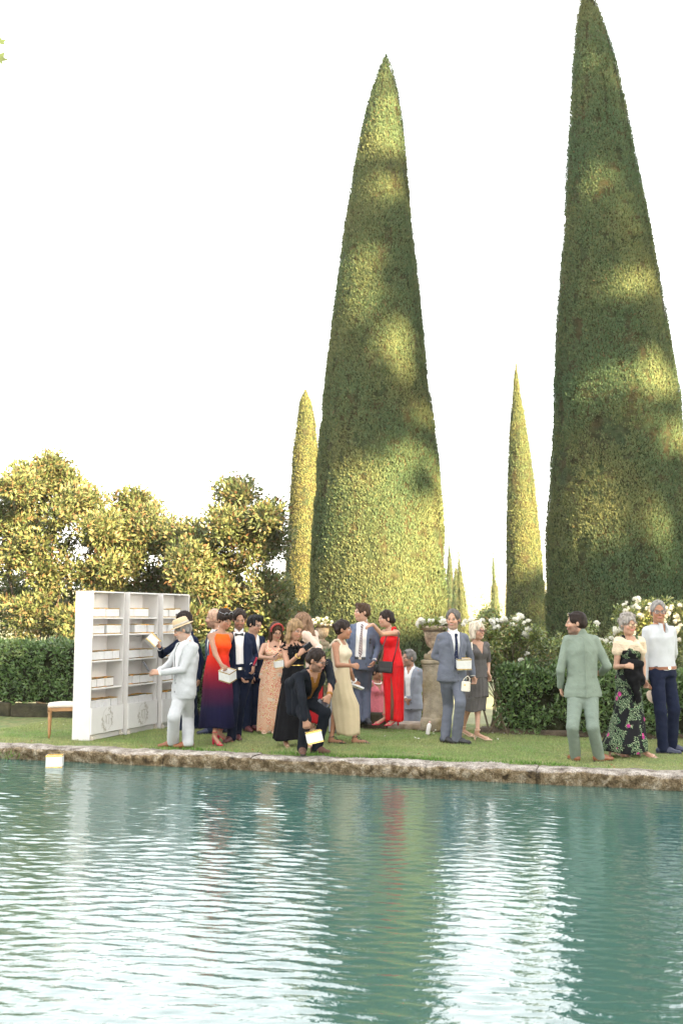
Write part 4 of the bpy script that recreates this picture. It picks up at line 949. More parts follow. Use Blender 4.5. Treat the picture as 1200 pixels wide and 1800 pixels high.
    def tie(s, m, t0=.16, t1=.93, w=.036, off=.022, name='tie'):
        pv = []; n = 14
        for i in range(n + 1):
            u = i / n; t = t0 + (t1 - t0) * u; ww = w * (1 - .55 * u) * (min(1, u * 8 + .15))
            for (a, o) in ((-ww, off), (0, off + .008), (ww, off)): pv.append(s.front(t, a, o))
        f = [(3 * i + j, 3 * i + j + 1, 3 * i + j + 4, 3 * i + j + 3) for i in range(n) for j in range(2)]
        o = mk(name, pv, f, m, s.root, True)
        mb = MB(); mb.box(s.front(t1, 0, off + .012), (.019, .022, .012), [s.le, s.up, s.fw], .007); mb.build('knot', m, o)
    def shoes(s, m, style='oxford'):
        for i in range(2):
            F = Field(); b = s.fb[i]; d = s.fwh(s.fa[i]); k = s.k; hl = s.heel; zz = V(0, 0, 1); sd = np.cross(zz, d)
            if style == 'oxford':
                F.cone(b - d * .045 * k + zz * .038, b + d * .07 * k + zz * .036, .041 * k, .041 * k, .02); F.cone(b + d * .06 * k + zz * .030, b + d * .165 * k + zz * .022, .043 * k, .036 * k, .02, zz, 1.35); F.cone(b + zz * .05, b + zz * .085, .043 * k, .040 * k, .02)
                F.cone(b + d * .02 + zz * .06, b + d * .09 * k + zz * .035, .036 * k, .034 * k, .02)
                v, q = F.mesh(.0115, post=lambda f, X, Y, Z: np.maximum(f, (s.gz + .002) - Z)); o = mk('shoe', v, q, m, s.root, True)
                F2 = Field(); F2.cone(b - d * .045 * k + zz * .006, b + d * .17 * k + zz * .006, .043 * k, .038 * k, .005, zz, 3.2); v, q = F2.mesh(.0125); mk('sole', v, q, mat('shoe_sole', (.05, .04, .035), .8), o, True)
            else:
                F.cone(b - d * .03 + zz * (.012 + hl), b + d * .12 * k + zz * .008, .026, .032, .004, zz, 3.0); F.cone(b + d * .12 * k + zz * .008, b + d * .185 * k + zz * .008, .034, .030, .004, zz, 3.0)
                if hl > .02: F.cone(b - d * .035 + zz * (.012 + hl), b - d * .04 + zz * .006, .019, .014, .004)
                # straps
                for (x0, zz0) in ((.135, .030), (.155, .026)): F.cone(b + d * x0 * k - sd * .034 + zz * .012, b + d * x0 * k + zz * (zz0 + .018), .007, None, .003); F.cone(b + d * x0 * k + sd * .034 + zz * .012, b + d * x0 * k + zz * (zz0 + .018), .007, None, .003)
                a = b + zz * (.085 + hl)
                for j in range(12):
                    a0, a1 = 2 * pi * j / 12, 2 * pi * (j + 1) / 12; F.cone(a + (d * cos(a0) + sd * sin(a0)) * .037 * k, a + (d * cos(a1) + sd * sin(a1)) * .037 * k, .006, None, .003)
                F.cone(b - d * .03 + zz * (.012 + hl), a - d * .036 * k, .016, .008, .003, sd, .7)
                if style == 'lace':
                    for j in range(5): F.cone(b + d * (.13 - .025 * j) * k + sd * (.036 if j % 2 else -.036) + zz * (.02 + .018 * j), b + d * (.105 - .025 * j) * k - sd * (.036 if j % 2 else -.036) + zz * (.038 + .018 * j + .01), .0055, None, .003)
                v, q = F.mesh(.0075); mk('sandal' if style != 'heel' else 'shoe', v, q, m, s.root, True)
    def loft(s, rings, m, name='skirt', pleats=0, amp=.0, folds=7, famp=.03, ry=.95, n=120, dz=0.0, up=True, smooth=True):
        """rings: (Xleft, Xright, Y[, depth ratio[, depth shift]]) in picture coordinates from the top down"""
        rg = np.random.default_rng(s.seed + 40); ctl = []
        for q in rings:
            a, b = s.P((q[0], q[2], dz + (q[4] if len(q) > 4 else 0))), s.P((q[1], q[2], dz + (q[4] if len(q) > 4 else 0))); ctl.append(np.concatenate([(a + b) / 2, [(b[0] - a[0]) / 2, (q[3] if len(q) > 3 else ry)]]))
        ctl = np.array(ctl); tt = np.linspace(0, len(ctl) - 1, 34); C = np.array([np.interp(tt, range(len(ctl)), ctl[:, j]) for j in range(5)]).T
        for j in range(1, 33): pass
        th = np.linspace(0, 2 * pi, n, endpoint=False); ph = rg.uniform(0, 6.28, 6); pv = []
        for i, c in enumerate(C):
            u = i / 33; e = min(1, u * 1.6)
            w = 1 + famp * e * (np.sin(folds * th + ph[0] + .8 * np.sin(2 * th + ph[1])) * .6 + .4 * np.sin((folds * 2 + 3) * th + ph[2] + 2 * u))
            if pleats: w = w + amp * (.35 + .65 * u) * (2 * np.abs(((th * pleats / (2 * pi) + .35 * np.sin(3 * th + ph[3]) * u) % 1) - .5) - .5) * 2
            pv.append(np.stack([c[0] + c[3] * w * np.cos(th), c[1] + c[3] * c[4] * w * np.sin(th), c[2] + .012 * u * np.sin(3 * th + ph[4])], 1))
        pv.append(pv[-1] + (np.array([C[-1][0], C[-1][1], 0]) - pv[-1] * [1, 1, 0]) * .03); 
        inner = pv[-2].copy(); inner[:, :2] = C[-6][:2] + (pv[-6][:, :2] - C[-6][:2]) * .93; inner[:, 2] = C[-6][2]; pv.append(inner)
        nr = len(pv); pv = np.concatenate(pv); idx = np.arange(nr * n).reshape(nr, n); i2 = np.roll(idx, -1, 1)
        f = np.stack([idx[:-1], idx[1:], i2[1:], i2[:-1]], -1).reshape(-1, 4)
        return mk(name, pv, f, m, s.root, smooth)
    def bodice(s, m, t0=-.02, t1=.80, off=.014, straps=None, name='bodice', amp=.003, sleeves=0.0, vneck=0.0, rs=.05, post2=None, h=.0115):
        F = Field(); F.sweep(s.fr, s.st(), t0, t1, off, .03)
        if s.sex == 'f':
            for sg in (-1, 1): F.ell(s.front(.66, sg * .062 * s.k, -.022), (.062 * s.k, .055 * s.k, .062 * s.k), [s.le, s.fw, s.up], .04)
        if straps:
            for sd in straps:
                S_ = s.sR if sd == 'R' else s.sL; q = s.neck + (S_ - s.neck) * .60 + s.up * .050
                sg = -1 if sd == 'R' else 1; a = s.front(t1 - .02, sg * .085 * s.k, off - .004); F.cone(a, q + s.fw * .02, .018, .016, .01); bq = a - s.fw * .19 * s.k; F.cone(q + s.fw * .02, q - s.fw * .03, .016, None, .01); F.cone(q - s.fw * .03, bq, .016, .018, .01)
        if sleeves:
            for sd in 'RL': S_, e_, w_, _, _ = s.arm[sd]; F.cone(s.neck - s.up * .06, S_, .05 * s.k, .06 * s.k, .03); F.cone(S_, S_ + (e_ - S_) * sleeves, .062 * s.k, rs * s.k * 1.1, .02)
        def post(f, X, Y, Z):
            if vneck:
                t, a, b = s.tcoord(X, Y, Z); f = np.where(b > 0, np.maximum(f, vneck * np.clip((t - .60) / .4, 0, 1.5) - np.abs(a)), f)
            return f if post2 is None else post2(f, X, Y, Z)
        v, q = F.mesh(h, disp=wrinkle(amp, s.seed + 5, 25, 25, 30), post=post); return mk(name, v, q, m, s.root, True)
    # ---------------------------------------------------------------- hair, spectacles
    def hair(s, m, style='short', rec=0.0, amp=.006):
        F = Field(); h = s.hs; A = s.hax; HH = lambda c, r, kk=.015, sub=False: F.ell(s.H(*c), np.array(r) * h, A, kk, sub)
        t = {'crop': .008, 'bun': .009, 'short': .011, 'quiff': .011, 'lowbun': .011}.get(style, .014); amp = min(amp, .003) if style == 'crop' else amp
        HH((0, -.016, .040), (.077 + t, .098 + t, .086 + t))
        if style != 'tight': HH((0, -.045, -.01), (.072 + t * .8, .068 + t * .8, .062), .03)
        HH((0, .120, -.030 + rec * .3), (.074, .080, .098 + rec), .012, True)
        HH((0, .06, -.11), (.095, .11, .075), .012, True)
        for x in (-.085, .085): HH((x, .03, -.055), (.035, .05, .06), .01, True)
        if style in ('short', 'quiff', 'bun', 'lowbun', 'crop'):
            for x in (-.094, .094): HH((x, -.004, -.012), (.022, .020, .032), .006, True)
        if style in ('long', 'mid'):
            ln = .24 if style == 'long' else .15
            for x in (-1, 1):
                F.cone(s.H(x * .070, -.005, .03), s.H(x * .082, .002, -.09), .030 * h, .032 * h, .03); F.cone(s.H(x * .082, .002, -.09), s.H(x * .078, .025, -ln), .034 * h, .022 * h, .03)
            F.cone(s.H(0, -.075, 0), s.H(0, -.085, -ln * .95), .058 * h, .050 * h, .04, s.hf, 1.6)
        if style == 'bob':
            for x in (-1, 1): F.cone(s.H(x * .072, 0, .02), s.H(x * .080, .015, -.085), .030 * h, .026 * h, .03)
            F.cone(s.H(0, -.07, 0), s.H(0, -.075, -.09), .065 * h, .055 * h, .04, s.hf, 1.3)
        if style == 'bun': HH((0, -.118, .045), (.034, .034, .034), .012)
        if style == 'lowbun': HH((0, -.110, -.030), (.045, .038, .042), .02)
        if style == 'fringe':
            F.cone(s.H(-.05, .072, .06), s.H(.05, .072, .06), .030 * h, None, .02); F.cone(s.H(-.048, .082, .035), s.H(.048, .082, .035), .016 * h, None, .02); HH((0, -.115, .01), (.045, .04, .05), .02)
        if style == 'quiff': F.cone(s.H(-.04, .06, .105), s.H(.045, .055, .108), .026 * h, None, .03)
        if style == 'curly': 
            rg = np.random.default_rng(s.seed)
            for i in range(70):
                d = nrm(rg.normal(size=3) + V(0, -.25, .5))
                if d[1] > .45 and d[2] < .55: continue
                if d[2] < -.35: continue
                F.cone(s.H(d[0] * .085, d[1] * .105 - .015, d[2] * .095 + .04), s.H(d[0] * .090, d[1] * .11 - .015, d[2] * .10 + .042), .020 * h, None, .012)
        v, q = F.mesh(.0086, disp=wrinkle(amp * 1.5, s.seed + 9, 80, 80, 30)); return mk('hair', v, q, m, s.root, True)
    def glasses(s, m, up=False, round_=False, dark=False):
        mb = MB(); z0, y0 = (.075, .078) if up else (.004, .100)
        if up: y0, z0 = .070, .098
        for x in (-.033, .033):
            pts = [s.H(x + .024 * cos(a), y0 + (.012 if not up else 0), z0 + (.022 if round_ else .018) * sin(a)) for a in np.linspace(0, 2 * pi, 15)]
            mb.tube(pts, .0032, 5, False)
            sg = 1 if x > 0 else -1; mb.tube([s.H(x + sg * .024, y0 + .010, z0 + .005), s.H(sg * .084, y0 - .05, z0 + .005), s.H(sg * .082, y0 - .105, z0)], .0028, 5)
        mb.tube([s.H(-.009, y0 + .012, z0 + .004), s.H(.009, y0 + .012, z0 + .004)], .003, 5)
        o = mb.build('sunglasses' if dark else 'glasses', m, s.root, True)
        for x in (-.033, .033):
            lb = MB(); lb.lathe(s.H(x, y0 + .010, z0), [(.0235 * s.hs, -.001), (.0235 * s.hs, .001)], 14, [s.hl, s.hu, s.hf], 1, .92 if round_ else .75)
            lb.build('lens', mat('lens_dark', (.02, .02, .025), .08, .02, spec=.8) if dark else GLASSM, o)
GLASSM = bpy.data.materials.new('lens_clear'); GLASSM.use_nodes = True
_n = GLASSM.node_tree; _n.nodes.clear(); _o = _n.nodes.new('ShaderNodeOutputMaterial'); _t = _n.nodes.new('ShaderNodeBsdfTransparent'); _g = _n.nodes.new('ShaderNodeBsdfGlossy'); _g.inputs['Roughness'].default_value = .05; _m = _n.nodes.new('ShaderNodeMixShader'); _m.inputs[0].default_value = .10
_n.links.new(_t.outputs[0], _m.inputs[1]); _n.links.new(_g.outputs[0], _m.inputs[2]); _n.links.new(_m.outputs[0], _o.inputs[0])
# ------------------------------------------------------------------ cloth patterns
def pattern(name, build, rough=.8, bump=.004):
    m = mat('cloth_' + name, (.5, .5, .5), rough, 0, 5, bump, 28, spec=.15); nt = m.node_tree; N, L = nt.nodes, nt.links; b = N['Principled BSDF']
    for l in list(b.inputs['Base Color'].links): L.remove(l)
    L.new(build(N, L, N.new('ShaderNodeTexCoord').outputs['Object']), b.inputs['Base Color']); return m
def n_ramp(N, L, fac, stops, const=False):
    r = N.new('ShaderNodeValToRGB'); L.new(fac, r.inputs[0]); e = r.color_ramp.elements
    if const: r.color_ramp.interpolation = 'CONSTANT'
    while len(e) < len(stops): e.new(.5)
    for q, (p, c) in zip(e, stops): q.position = p; q.color = (*c, 1)
    return r.outputs[0]
def n_vor(N, L, vec, sc, feat='F1', out='Distance', rnd=1.0):
    v = N.new('ShaderNodeTexVoronoi'); v.feature = feat; v.inputs['Scale'].default_value = sc; v.inputs['Randomness'].default_value = rnd; L.new(vec, v.inputs['Vector']); return v.outputs[out]
def n_noise(N, L, vec, sc, det=3, dist=0):
    v = N.new('ShaderNodeTexNoise'); v.inputs['Scale'].default_value = sc; v.inputs['Detail'].default_value = det; v.inputs['Distortion'].default_value = dist; L.new(vec, v.inputs['Vector']); return v.outputs['Fac']
def n_mix(N, L, f, a, b):
    m = N.new('ShaderNodeMix'); m.data_type = 'RGBA'; L.new(f, m.inputs['Factor'])
    for k, q in (('A', a), ('B', b)):
        if isinstance(q, tuple): m.inputs[k].default_value = (*q, 1)
        else: L.new(q, m.inputs[k])
    return m.outputs['Result']
def n_math(N, L, op, a, b=None):
    m = N.new('ShaderNodeMath'); m.operation = op
    for i, q in enumerate((a, b)):
        if q is None: continue
        if isinstance(q, (int, float)): m.inputs[i].default_value = q
        else: L.new(q, m.inputs[i])
    return m.outputs[0]
def ombre(N, L, v):
    s = N.new('ShaderNodeSeparateXYZ'); L.new(v, s.inputs[0]); r = N.new('ShaderNodeMapRange'); r.inputs['From Min'].default_value = .25; r.inputs['From Max'].default_value = 1.45; L.new(s.outputs['Z'], r.inputs['Value'])
    return n_ramp(N, L, r.outputs[0], [(0, (.006, .006, .026)), (.18, (.010, .008, .034)), (.38, (.070, .009, .034)), (.55, (.28, .012, .026)), (.68, (.55, .02, .012)), (.85, (.80, .055, .008)), (1, (.85, .12, .01))])
def paisley(N, L, v):
    d = n_vor(N, L, v, 6.5); ring = n_math(N, L, 'SINE', n_math(N, L, 'MULTIPLY', d, 62.0))
    c1 = n_ramp(N, L, ring, [(0, (.62, .44, .30)), (.35, (.55, .05, .03)), (.55, (.66, .50, .36)), (.8, (.60, .26, .16))], True)
    c2 = n_ramp(N, L, n_vor(N, L, v, 38), [(0, (.60, .44, .30)), (.25, (.50, .045, .03)), (.42, (.66, .48, .34)), (.7, (.52, .30, .12))], True)
    a = n_mix(N, L, n_ramp(N, L, n_noise(N, L, v, 5, 2, 1.0), [(0, (0, 0, 0)), (.5, (1, 1, 1))], True), c1, c2)
    return n_mix(N, L, n_ramp(N, L, n_noise(N, L, v, 7, 1, .4), [(0, (0, 0, 0)), (.66, (1, 1, 1))], True), a, n_ramp(N, L, n_vor(N, L, v, 45), [(0, (.05, .20, .17)), (.3, (.62, .5, .38))], True))
def floral(N, L, v):
    mp = N.new('ShaderNodeMapping'); mp.inputs['Rotation'].default_value = (.3, .5, .7); L.new(v, mp.inputs[0])
    w = N.new('ShaderNodeTexWave'); w.inputs['Scale'].default_value = 17; w.inputs['Distortion'].default_value = 14; w.inputs['Detail'].default_value = 2; w.inputs['Detail Scale'].default_value = 1.4; L.new(mp.outputs[0], w.inputs['Vector'])
    leaf = n_ramp(N, L, w.outputs['Fac'], [(0, (.008, .008, .010)), (.52, (.020, .095, .035)), (.70, (.055, .20, .075)), (.86, (.30, .32, .20))], True)
    base = n_mix(N, L, n_ramp(N, L, n_noise(N, L, v, 9, 2, .5), [(0, (0, 0, 0)), (.47, (1, 1, 1))], True), (.008, .008, .010), leaf)
    fl = n_vor(N, L, v, 7.0, rnd=1.0); return n_mix(N, L, n_ramp(N, L, fl, [(0, (1, 1, 1)), (.20, (0, 0, 0))], True), base, n_ramp(N, L, n_noise(N, L, v, 40, 1), [(0, (.30, .03, .16)), (.5, (.55, .05, .22))], True))
def stripes(N, L, v):
    w = N.new('ShaderNodeTexWave'); w.bands_direction = 'DIAGONAL'; w.inputs['Scale'].default_value = 16.0; L.new(v, w.inputs['Vector']); return n_ramp(N, L, w.outputs['Fac'], [(0, (.05, .008, .018)), (.66, (.66, .60, .58))], True)
def dots(N, L, v): return n_ramp(N, L, n_vor(N, L, v, 55), [(0, (.40, .42, .45)), (.16, (.012, .017, .045))], True)
M_ombre, M_paisley, M_floral = pattern('ombre', ombre), pattern('paisley', paisley), pattern('floral', floral)
M_stripe, M_dots = pattern('striped_tie', stripes, .5), pattern('dotted_tie', dots, .5)
WHITE = cloth('white_shirt', (.74, .73, .71), .8, .05); NAVY = cloth('navy_suit', (.008, .013, .034), .8, .15); NAVY2 = cloth('deep_navy', (.006, .009, .023), .8, .15)
PALE = cloth('pale_linen', (.42, .43, .435), .9, .07, 12, .010, 16); GREYBL = cloth('grey_blue_suit', (.120, .130, .160), .85, .09); BLUEG = cloth('blue_blazer', (.108, .132, .190), .85, .09)
STEEL = cloth('steel_trousers', (.095, .110, .155), .85, .1); LGREY = cloth('light_grey_blazer', (.25, .27, .31), .85, .09); GREEN = cloth('sage_linen', (.185, .225, .18), .9, .09, 10, .010, 16)
BLACK = cloth('black', (.005, .005, .006), .8, .2); COAL = cloth('charcoal_suit', (.007, .009, .013), .8, .18, 8, .008, 20); MUST = cloth('mustard', (.24, .105, .020), .8, .12)
BEIGE = cloth('beige_satin', (.50, .41, .27), .5, .06, 8, .006, 16); CREAMT = cloth('cream_top', (.55, .47, .35), .8, .05); RED = cloth('red_satin', (.62, .012, .016), .38, .12, 8, .008, 16)
PINK = cloth('pink_knit', (.52, .145, .17), .8, .15, 40, .008, 90); TAUPE = cloth('taupe', (.098, .090, .086), .75, .12); BLUSH = cloth('blush', (.62, .47, .38), .8, .05); DKRED = cloth('dark_red', (.38, .015, .02), .7)
SHAWL = cloth('shawl', (.62, .50, .36), .85, .08, 14, .016, 26); GREYSK = cloth('pale_grey', (.48, .50, .54), .8, .06)
LEB = mat('leather_black', (.012, .012, .014), .35, .15, 30); LBR = mat('leather_brown', (.22, .075, .028), .4, .2, 25); LBUR = mat('leather_burgundy', (.085, .018, .018), .35, .2, 25); LSUE = mat('suede', (.095, .045, .03), .9, .2, 25)
LNV = mat('leather_navy', (.015, .02, .05), .4, .15, 30); SRED = mat('red_shoe', (.50, .015, .05), .45, .08, 30); SNUDE = mat('nude_shoe', (.60, .43, .30), .4, .08, 30); SFLOR = mat('patterned_shoe', (.42, .17, .13), .5, .4, 60, tint=(.55, .42, .33))
HB, HBK, HBL, HGR, HDK = hairmat('brown', (.050, .028, .016)), hairmat('black', (.008, .007, .007)), hairmat('blonde', (.22, .14, .07)), hairmat('grey', (.19, .178, .165)), hairmat('dark', (.018, .011, .008))
HSG, HAB, HLB = hairmat('silver', (.25, .225, .20)), hairmat('ash', (.46, .40, .31)), hairmat('light_brown', (.17, .10, .058)); GFR = mat('glasses_frame', (.03, .02, .02), .3)
PHONE = mat('phone_black', (.012, .014, .02), .15, .05, 30); GOLD = mat('gold', (.75, .50, .14), .3, .08, 20, metal=1.0)
# ------------------------------------------------------------------ the guests
# 1 man in pale linen with a straw hat
p = Person(1, 'man in pale grey linen suit and straw hat holding up a phone', 1.70, [(935, 1172, -75), (1040, 1176, -70)], (1003, 352, -78, 22), (1040, 428), (1015, 770), -48, -62, g=1.12, seed=11, skin=SKIN_L, arms={'R': ((905, 600, -.05), (838, 640, -.06), (770, 640), {'curl': .7}), 'L': ((1008, 628, -.14), (842, 652, -.05), (765, 643), {'curl': .7})}, knees=[(945, 960), (1045, 960)], beard=(V(.40, .36, .33), .45))
p.shirt(WHITE); p.jacket(PALE, t0=-.10, tb=.16, open_=.012, vw=.085, amp=.005); p.trousers(PALE, .007, wide=1.22); p.shoes(LBR); p.hair(HGR, 'crop')
mb = MB(); mb.lathe(p.H(0, -.012, .062), [(.150, -.012), (.152, -.006), (.118, .004), (.100, .002), (.097, .03), (.093, .065), (.083, .092), (.055, .100), (.03, .090), (.004, .088)], 40, [p.hl, p.hf, p.hu], .93, 1.08)
hat = mb.build('hat', mat('straw', (.52, .38, .23), .85, .15, 90, .004, 150), p.root, True)
mb = MB(); mb.lathe(p.H(0, -.012, .066), [(.1015, .0), (.1000, .032), (.09, .032)], 40, [p.hl, p.hf, p.hu], .93, 1.08); mb.build('hat_band', cloth('hat_band', (.40, .37, .32)), hat, True)
W = {1: p}
# 2 man in navy behind him
p = Person(1, 'man in navy suit behind the straw hat raising a gold edged lantern', 1.80, [(985, 1062, -60), (1100, 1050, -50)], (1012, 285, -75, 15), (1045, 385), (1045, 720), -50, -50, seed=12, arms={'R': ((858, 525, -.1), (846, 478, -.02), (832, 452), {'curl': 1.0}), 'L': ((1135, 570, .03), (1120, 690), (1115, 740))})
p.shirt(WHITE); p.jacket(NAVY, t0=-.18); p.trousers(NAVY); p.shoes(LNV); p.hair(HDK); p.glasses(GFR, up=True, dark=True); W[2] = p
# 3 bald bearded man, mostly hidden
p = Person(2, 'bald bearded man in profile behind the orange dress', 1.78, [(180, 1500, -70), (300, 1490, -60)], (215, 285, -88, 4), (250, 395), (225, 880), -60, -60, seed=13, skin=SKIN_L, beard=(V(.10, .055, .035), .85))
p.shirt(WHITE); p.jacket(cloth('slate_suit', (.055, .075, .12), .85)); p.trousers(NAVY); p.shoes(LNV); p.hair(hairmat('shaven', (.42, .27, .19)), 'crop', .05, .001); W[3] = p
# 4 woman in the orange to navy dress
p = Person(2, 'woman in orange to navy pleated dress holding a lantern by its rim', 1.70, [(225, 1612, 35), (285, 1580, 60)], (332, 288, 40, 22, 6), (287, 425), (262, 850), 35, 35, 'f', slim=True, seed=14, heel=.075, arms={'R': ((232, 660, -.05), (293, 768, -.12), (325, 815), {'curl': .9}), 'L': ((378, 640, .06), (350, 770, -.1), (330, 805), {'curl': .8})}, skin=SKIN_T)
p.bodice(M_ombre, -.1, .955, .016, amp=.004); p.loft([(150, 358, 672, .98), (132, 372, 760, .98), (108, 398, 900), (95, 415, 1100), (78, 425, 1280), (62, 432, 1428)], M_ombre, 'pleated_skirt', 44, .035, 6, .025)
p.loft([(152, 356, 672, .98), (150, 358, 690, .98)], cloth('orange_sash', (.75, .06, .02), .6), 'sash', famp=0); p.shoes(SRED, 'heel'); p.hair(HDK, 'fringe'); p.glasses(mat('clear_frame', (.30, .30, .32), .2), up=True, dark=True)
mb = MB()
for i in range(12): a = i * .55; q = p.H(.045 + .03 * cos(a), -.075 + .02 * sin(i * 2.1), .085 + .028 * sin(a)); d = nrm(V(cos(a), -.2, sin(a) + .3)); mb.add([q, q + V(.014, 0, .01), q + d * .055, q + V(-.012, .0, .012)], [(0, 1, 2, 3)])
mb.build('hair_flower', cloth('orange_petal', (.75, .28, .02), .7), p.root); W[4] = p
# 5 man with bow tie
p = Person(2, 'bearded man in navy tuxedo with black bow tie looking down', 1.77, [(400, 1585, -25), (455, 1560, 20)], (484, 292, 12, 18), (480, 428), (490, 850), 8, 5, seed=15, arms={'R': ((385, 700, -.03), (492, 878, -.12), (535, 950), {'curl': .45}), 'L': ((648, 670, .02), (622, 775, -.1), (625, 800), {'curl': .9})}, knees=[(425, 1190), (490, 1190)], beard=(V(.085, .06, .05), .75))
p.shirt(WHITE); p.jacket(NAVY, t0=-.10, tb=.06, open_=.055, vw=.075); p.trousers(NAVY2, wide=1.05); p.belt(LEB, .10); p.shoes(LBUR); p.hair(HDK, 'short', .032)
mb = MB(); c = p.front(.945, 0, .030)
for sg in (-1, 1): mb.add([c + p.up * .007, c - p.up * .007, c + p.le * sg * .055 - p.up * .022 + p.fw * .004, c + p.le * sg * .062 + p.fw * .012, c + p.le * sg * .055 + p.up * .022 + p.fw * .004], [(0, 1, 2, 3, 4)])
mb.box(c + p.fw * .006, (.010, .010, .008), [p.le, p.up, p.fw], .003); mb.build('bow_tie', LEB, p.root); W[5] = p
# 6 young man behind
p = Person(2, 'young dark haired man in navy suit looking down behind the bow tie', 1.74, [(560, 1470, 30), (610, 1462, 45)], (648, 342, 55, 20), (620, 455), (608, 870), 35, 30, seed=16, skin=SKIN_L, arms={'R': ((640, 690, -.05), (618, 870), (605, 935), {'curl': .5})})
p.shirt(WHITE, opens=.05); p.jacket(NAVY, t0=-.12, tb=.1, open_=.03, vw=.09); p.trousers(NAVY); p.shoes(LBUR); p.hair(HBK, 'quiff', .0, .010); W[6] = p
# 7 woman with red headband
p = Person(2, 'woman in red and cream patterned jumpsuit with a red headband', 1.66, [(735, 1488, 10), (815, 1488, 25)], (872, 418, 22, 24, 6), (852, 535), (822, 860), 5, 5, 'f', slim=True, seed=17, heel=.05, skin=SKIN_L, arms={'R': ((692, 690, -.04), (805, 700, -.12), (850, 700), {'curl': .8}), 'L': ((955, 690, .02), (890, 715, -.12), (860, 730), {'curl': .8})}, lips=(.45, .10, .10))
p.bodice(M_paisley, -.2, .80, .014, 'RL'); p.loft([(745, 920, 760, .98), (725, 932, 840, .98), (695, 940, 1000), (682, 935, 1200), (672, 900, 1380), (670, 850, 1474)], M_paisley, 'wide_trousers', folds=5, famp=.05); p.shoes(SNUDE, 'heel'); p.hair(HB, 'long')
mb = MB(); mb.tube([p.H(.088 * cos(a), .045 + .0 * a, .035 + .098 * sin(a)) for a in np.linspace(-.1, pi + .1, 18)], .016, 6); mb.build('headband', cloth('headband', (.36, .06, .05), .7), p.root, True); W[7] = p
# 8 blonde woman in black
p = Person(3, 'blonde woman in black ruffled dress looking at her phone', 1.70, [(200, 1600, 15), (425, 1600, 30)], (308, 298, 40, 18, -4), (292, 440), (295, 830), 30, 30, 'f', slim=True, seed=18, heel=.06, skin=SKIN_T, arms={'R': ((222, 690, -.08), (352, 575, -.1), (415, 505), {'curl': .9}), 'L': ((452, 640, .05), (450, 555, -.08), (440, 500), {'curl': .9})}, knees=[(230, 1200), (390, 1200)])
p.bodice(BLACK, -.15, .90, .016); p.loft([(190, 402, 690, .98), (180, 412, 760, .98), (150, 430, 950), (115, 440, 1150), (88, 445, 1350), (64, 448, 1508)], BLACK, 'skirt', folds=8, famp=.05); p.loft([(191, 402, 684, .98), (190, 402, 700, .98)], GOLD, 'belt', famp=0)
F = Field(); rr = np.random.default_rng(8)
for (c0, nn) in ((p.sR + p.fw * .02, 34), (p.sL + p.fw * .02, 34), (p.front(.80, -.05, .03), 26), (p.front(.80, .06, .03), 26), (p.front(.68, -.08, .03), 12)):
    for i in range(nn): q = c0 + rr.normal(0, .035, 3); d = nrm(rr.normal(size=3)); F.cone(q, q + d * .03, .012, .007, .004)
v, q = F.mesh(.0085); mk('ruffles', v, q, BLACK, p.root, True); p.shoes(SNUDE, 'heel'); p.hair(HBL, 'long')
mb = MB(); w = p.arm['R'][2]; d = nrm(w - p.arm['R'][1]); a = nrm(np.cross(d, V(0, 0, 1))); b = np.cross(a, d); mb.tube([w - d * .03 + (a * cos(t) + b * sin(t)) * .034 for t in np.linspace(0, 2 * pi, 15)], .006, 5, False); mb.build('bracelet', GOLD, p.root, True); W[8] = p
# 9 woman with long brown hair behind
p = Person(3, 'woman with long light brown hair and blush top turned away', 1.68, [(500, 1445, -150), (570, 1455, -150)], (385, 212, -80, 20, 8), (465, 310), (530, 720), -115, -120, 'f', slim=True, seed=19, arms={'L': ((575, 500, -.05), (510, 560, -.1), (470, 560)), 'R': ((440, 480, .05), (430, 560, .1), (400, 560))}, heel=.05)
p.shirt(BLUSH, 'blouse', True, .016, collar=False); p.loft([(440, 600, 690, .98), (430, 615, 800), (440, 610, 1100), (450, 600, 1330)], DKRED, 'skirt', famp=.03); p.shoes(SNUDE, 'heel'); p.hair(HLB, 'long')
F = Field(); F.cone(p.H(0, -.08, 0), s1 := p.neck + V(.02, -.05, -.05), .07, .06, .03); F.cone(s1, p.neck + V(.06, -.08, -.22), .06, .03, .03); v, q = F.mesh(.008, disp=wrinkle(.006, 4, 60, 60, 10)); mk('loose_hair', v, q, HLB, p.root, True); W[9] = p
# 10 crouching man
p = Person(3, 'bearded man in charcoal suit crouching to set a lantern on the water', 1.78, [(385, 1668, 5), (545, 1662, 55)], (548, 636, 62, 18, 4, -.22), (515, 762, -.12), (400, 1035, .30), 15, 10, gz=.028, seed=20, sh=[(352, 815, -.22), (668, 672, .0)], arms={'R': ((385, 1050, -.08), (415, 1290, -.02), (440, 1420), {'curl': .8}), 'L': ((712, 860, -.08), (688, 1020, -.08), (650, 1110), {'curl': .6})}, knees=[(425, 1290, -.2), (640, 1215, -.2)], hips=[(345, 1085, .30), (470, 1085, .30)], beard=(V(.05, .032, .025), .8))
p.shirt(MUST, opens=.03); p.jacket(COAL, t0=-.30, tb=.34, open_=.025, vw=.065, amp=.0045); p.trousers(COAL, .006); p.shoes(LSUE); p.hair(HDK, 'short', .03); p.glasses(GFR)
F = Field(); F.cone(p.P((262, 900, .26)), p.P((262, 1190, .22)), .075, .062, .03); F.cone(p.P((330, 930, .16)), p.P((318, 1215, .12)), .07, .055, .03); F.cone(p.P((262, 900, .26)), p.P((330, 840, .05)), .075, .07, .04); v, q = F.mesh(.0125, disp=wrinkle(.006, 5, 25, 25, 15)); mk('jacket_tail', v, q, COAL, p.root, True)
W[10] = p
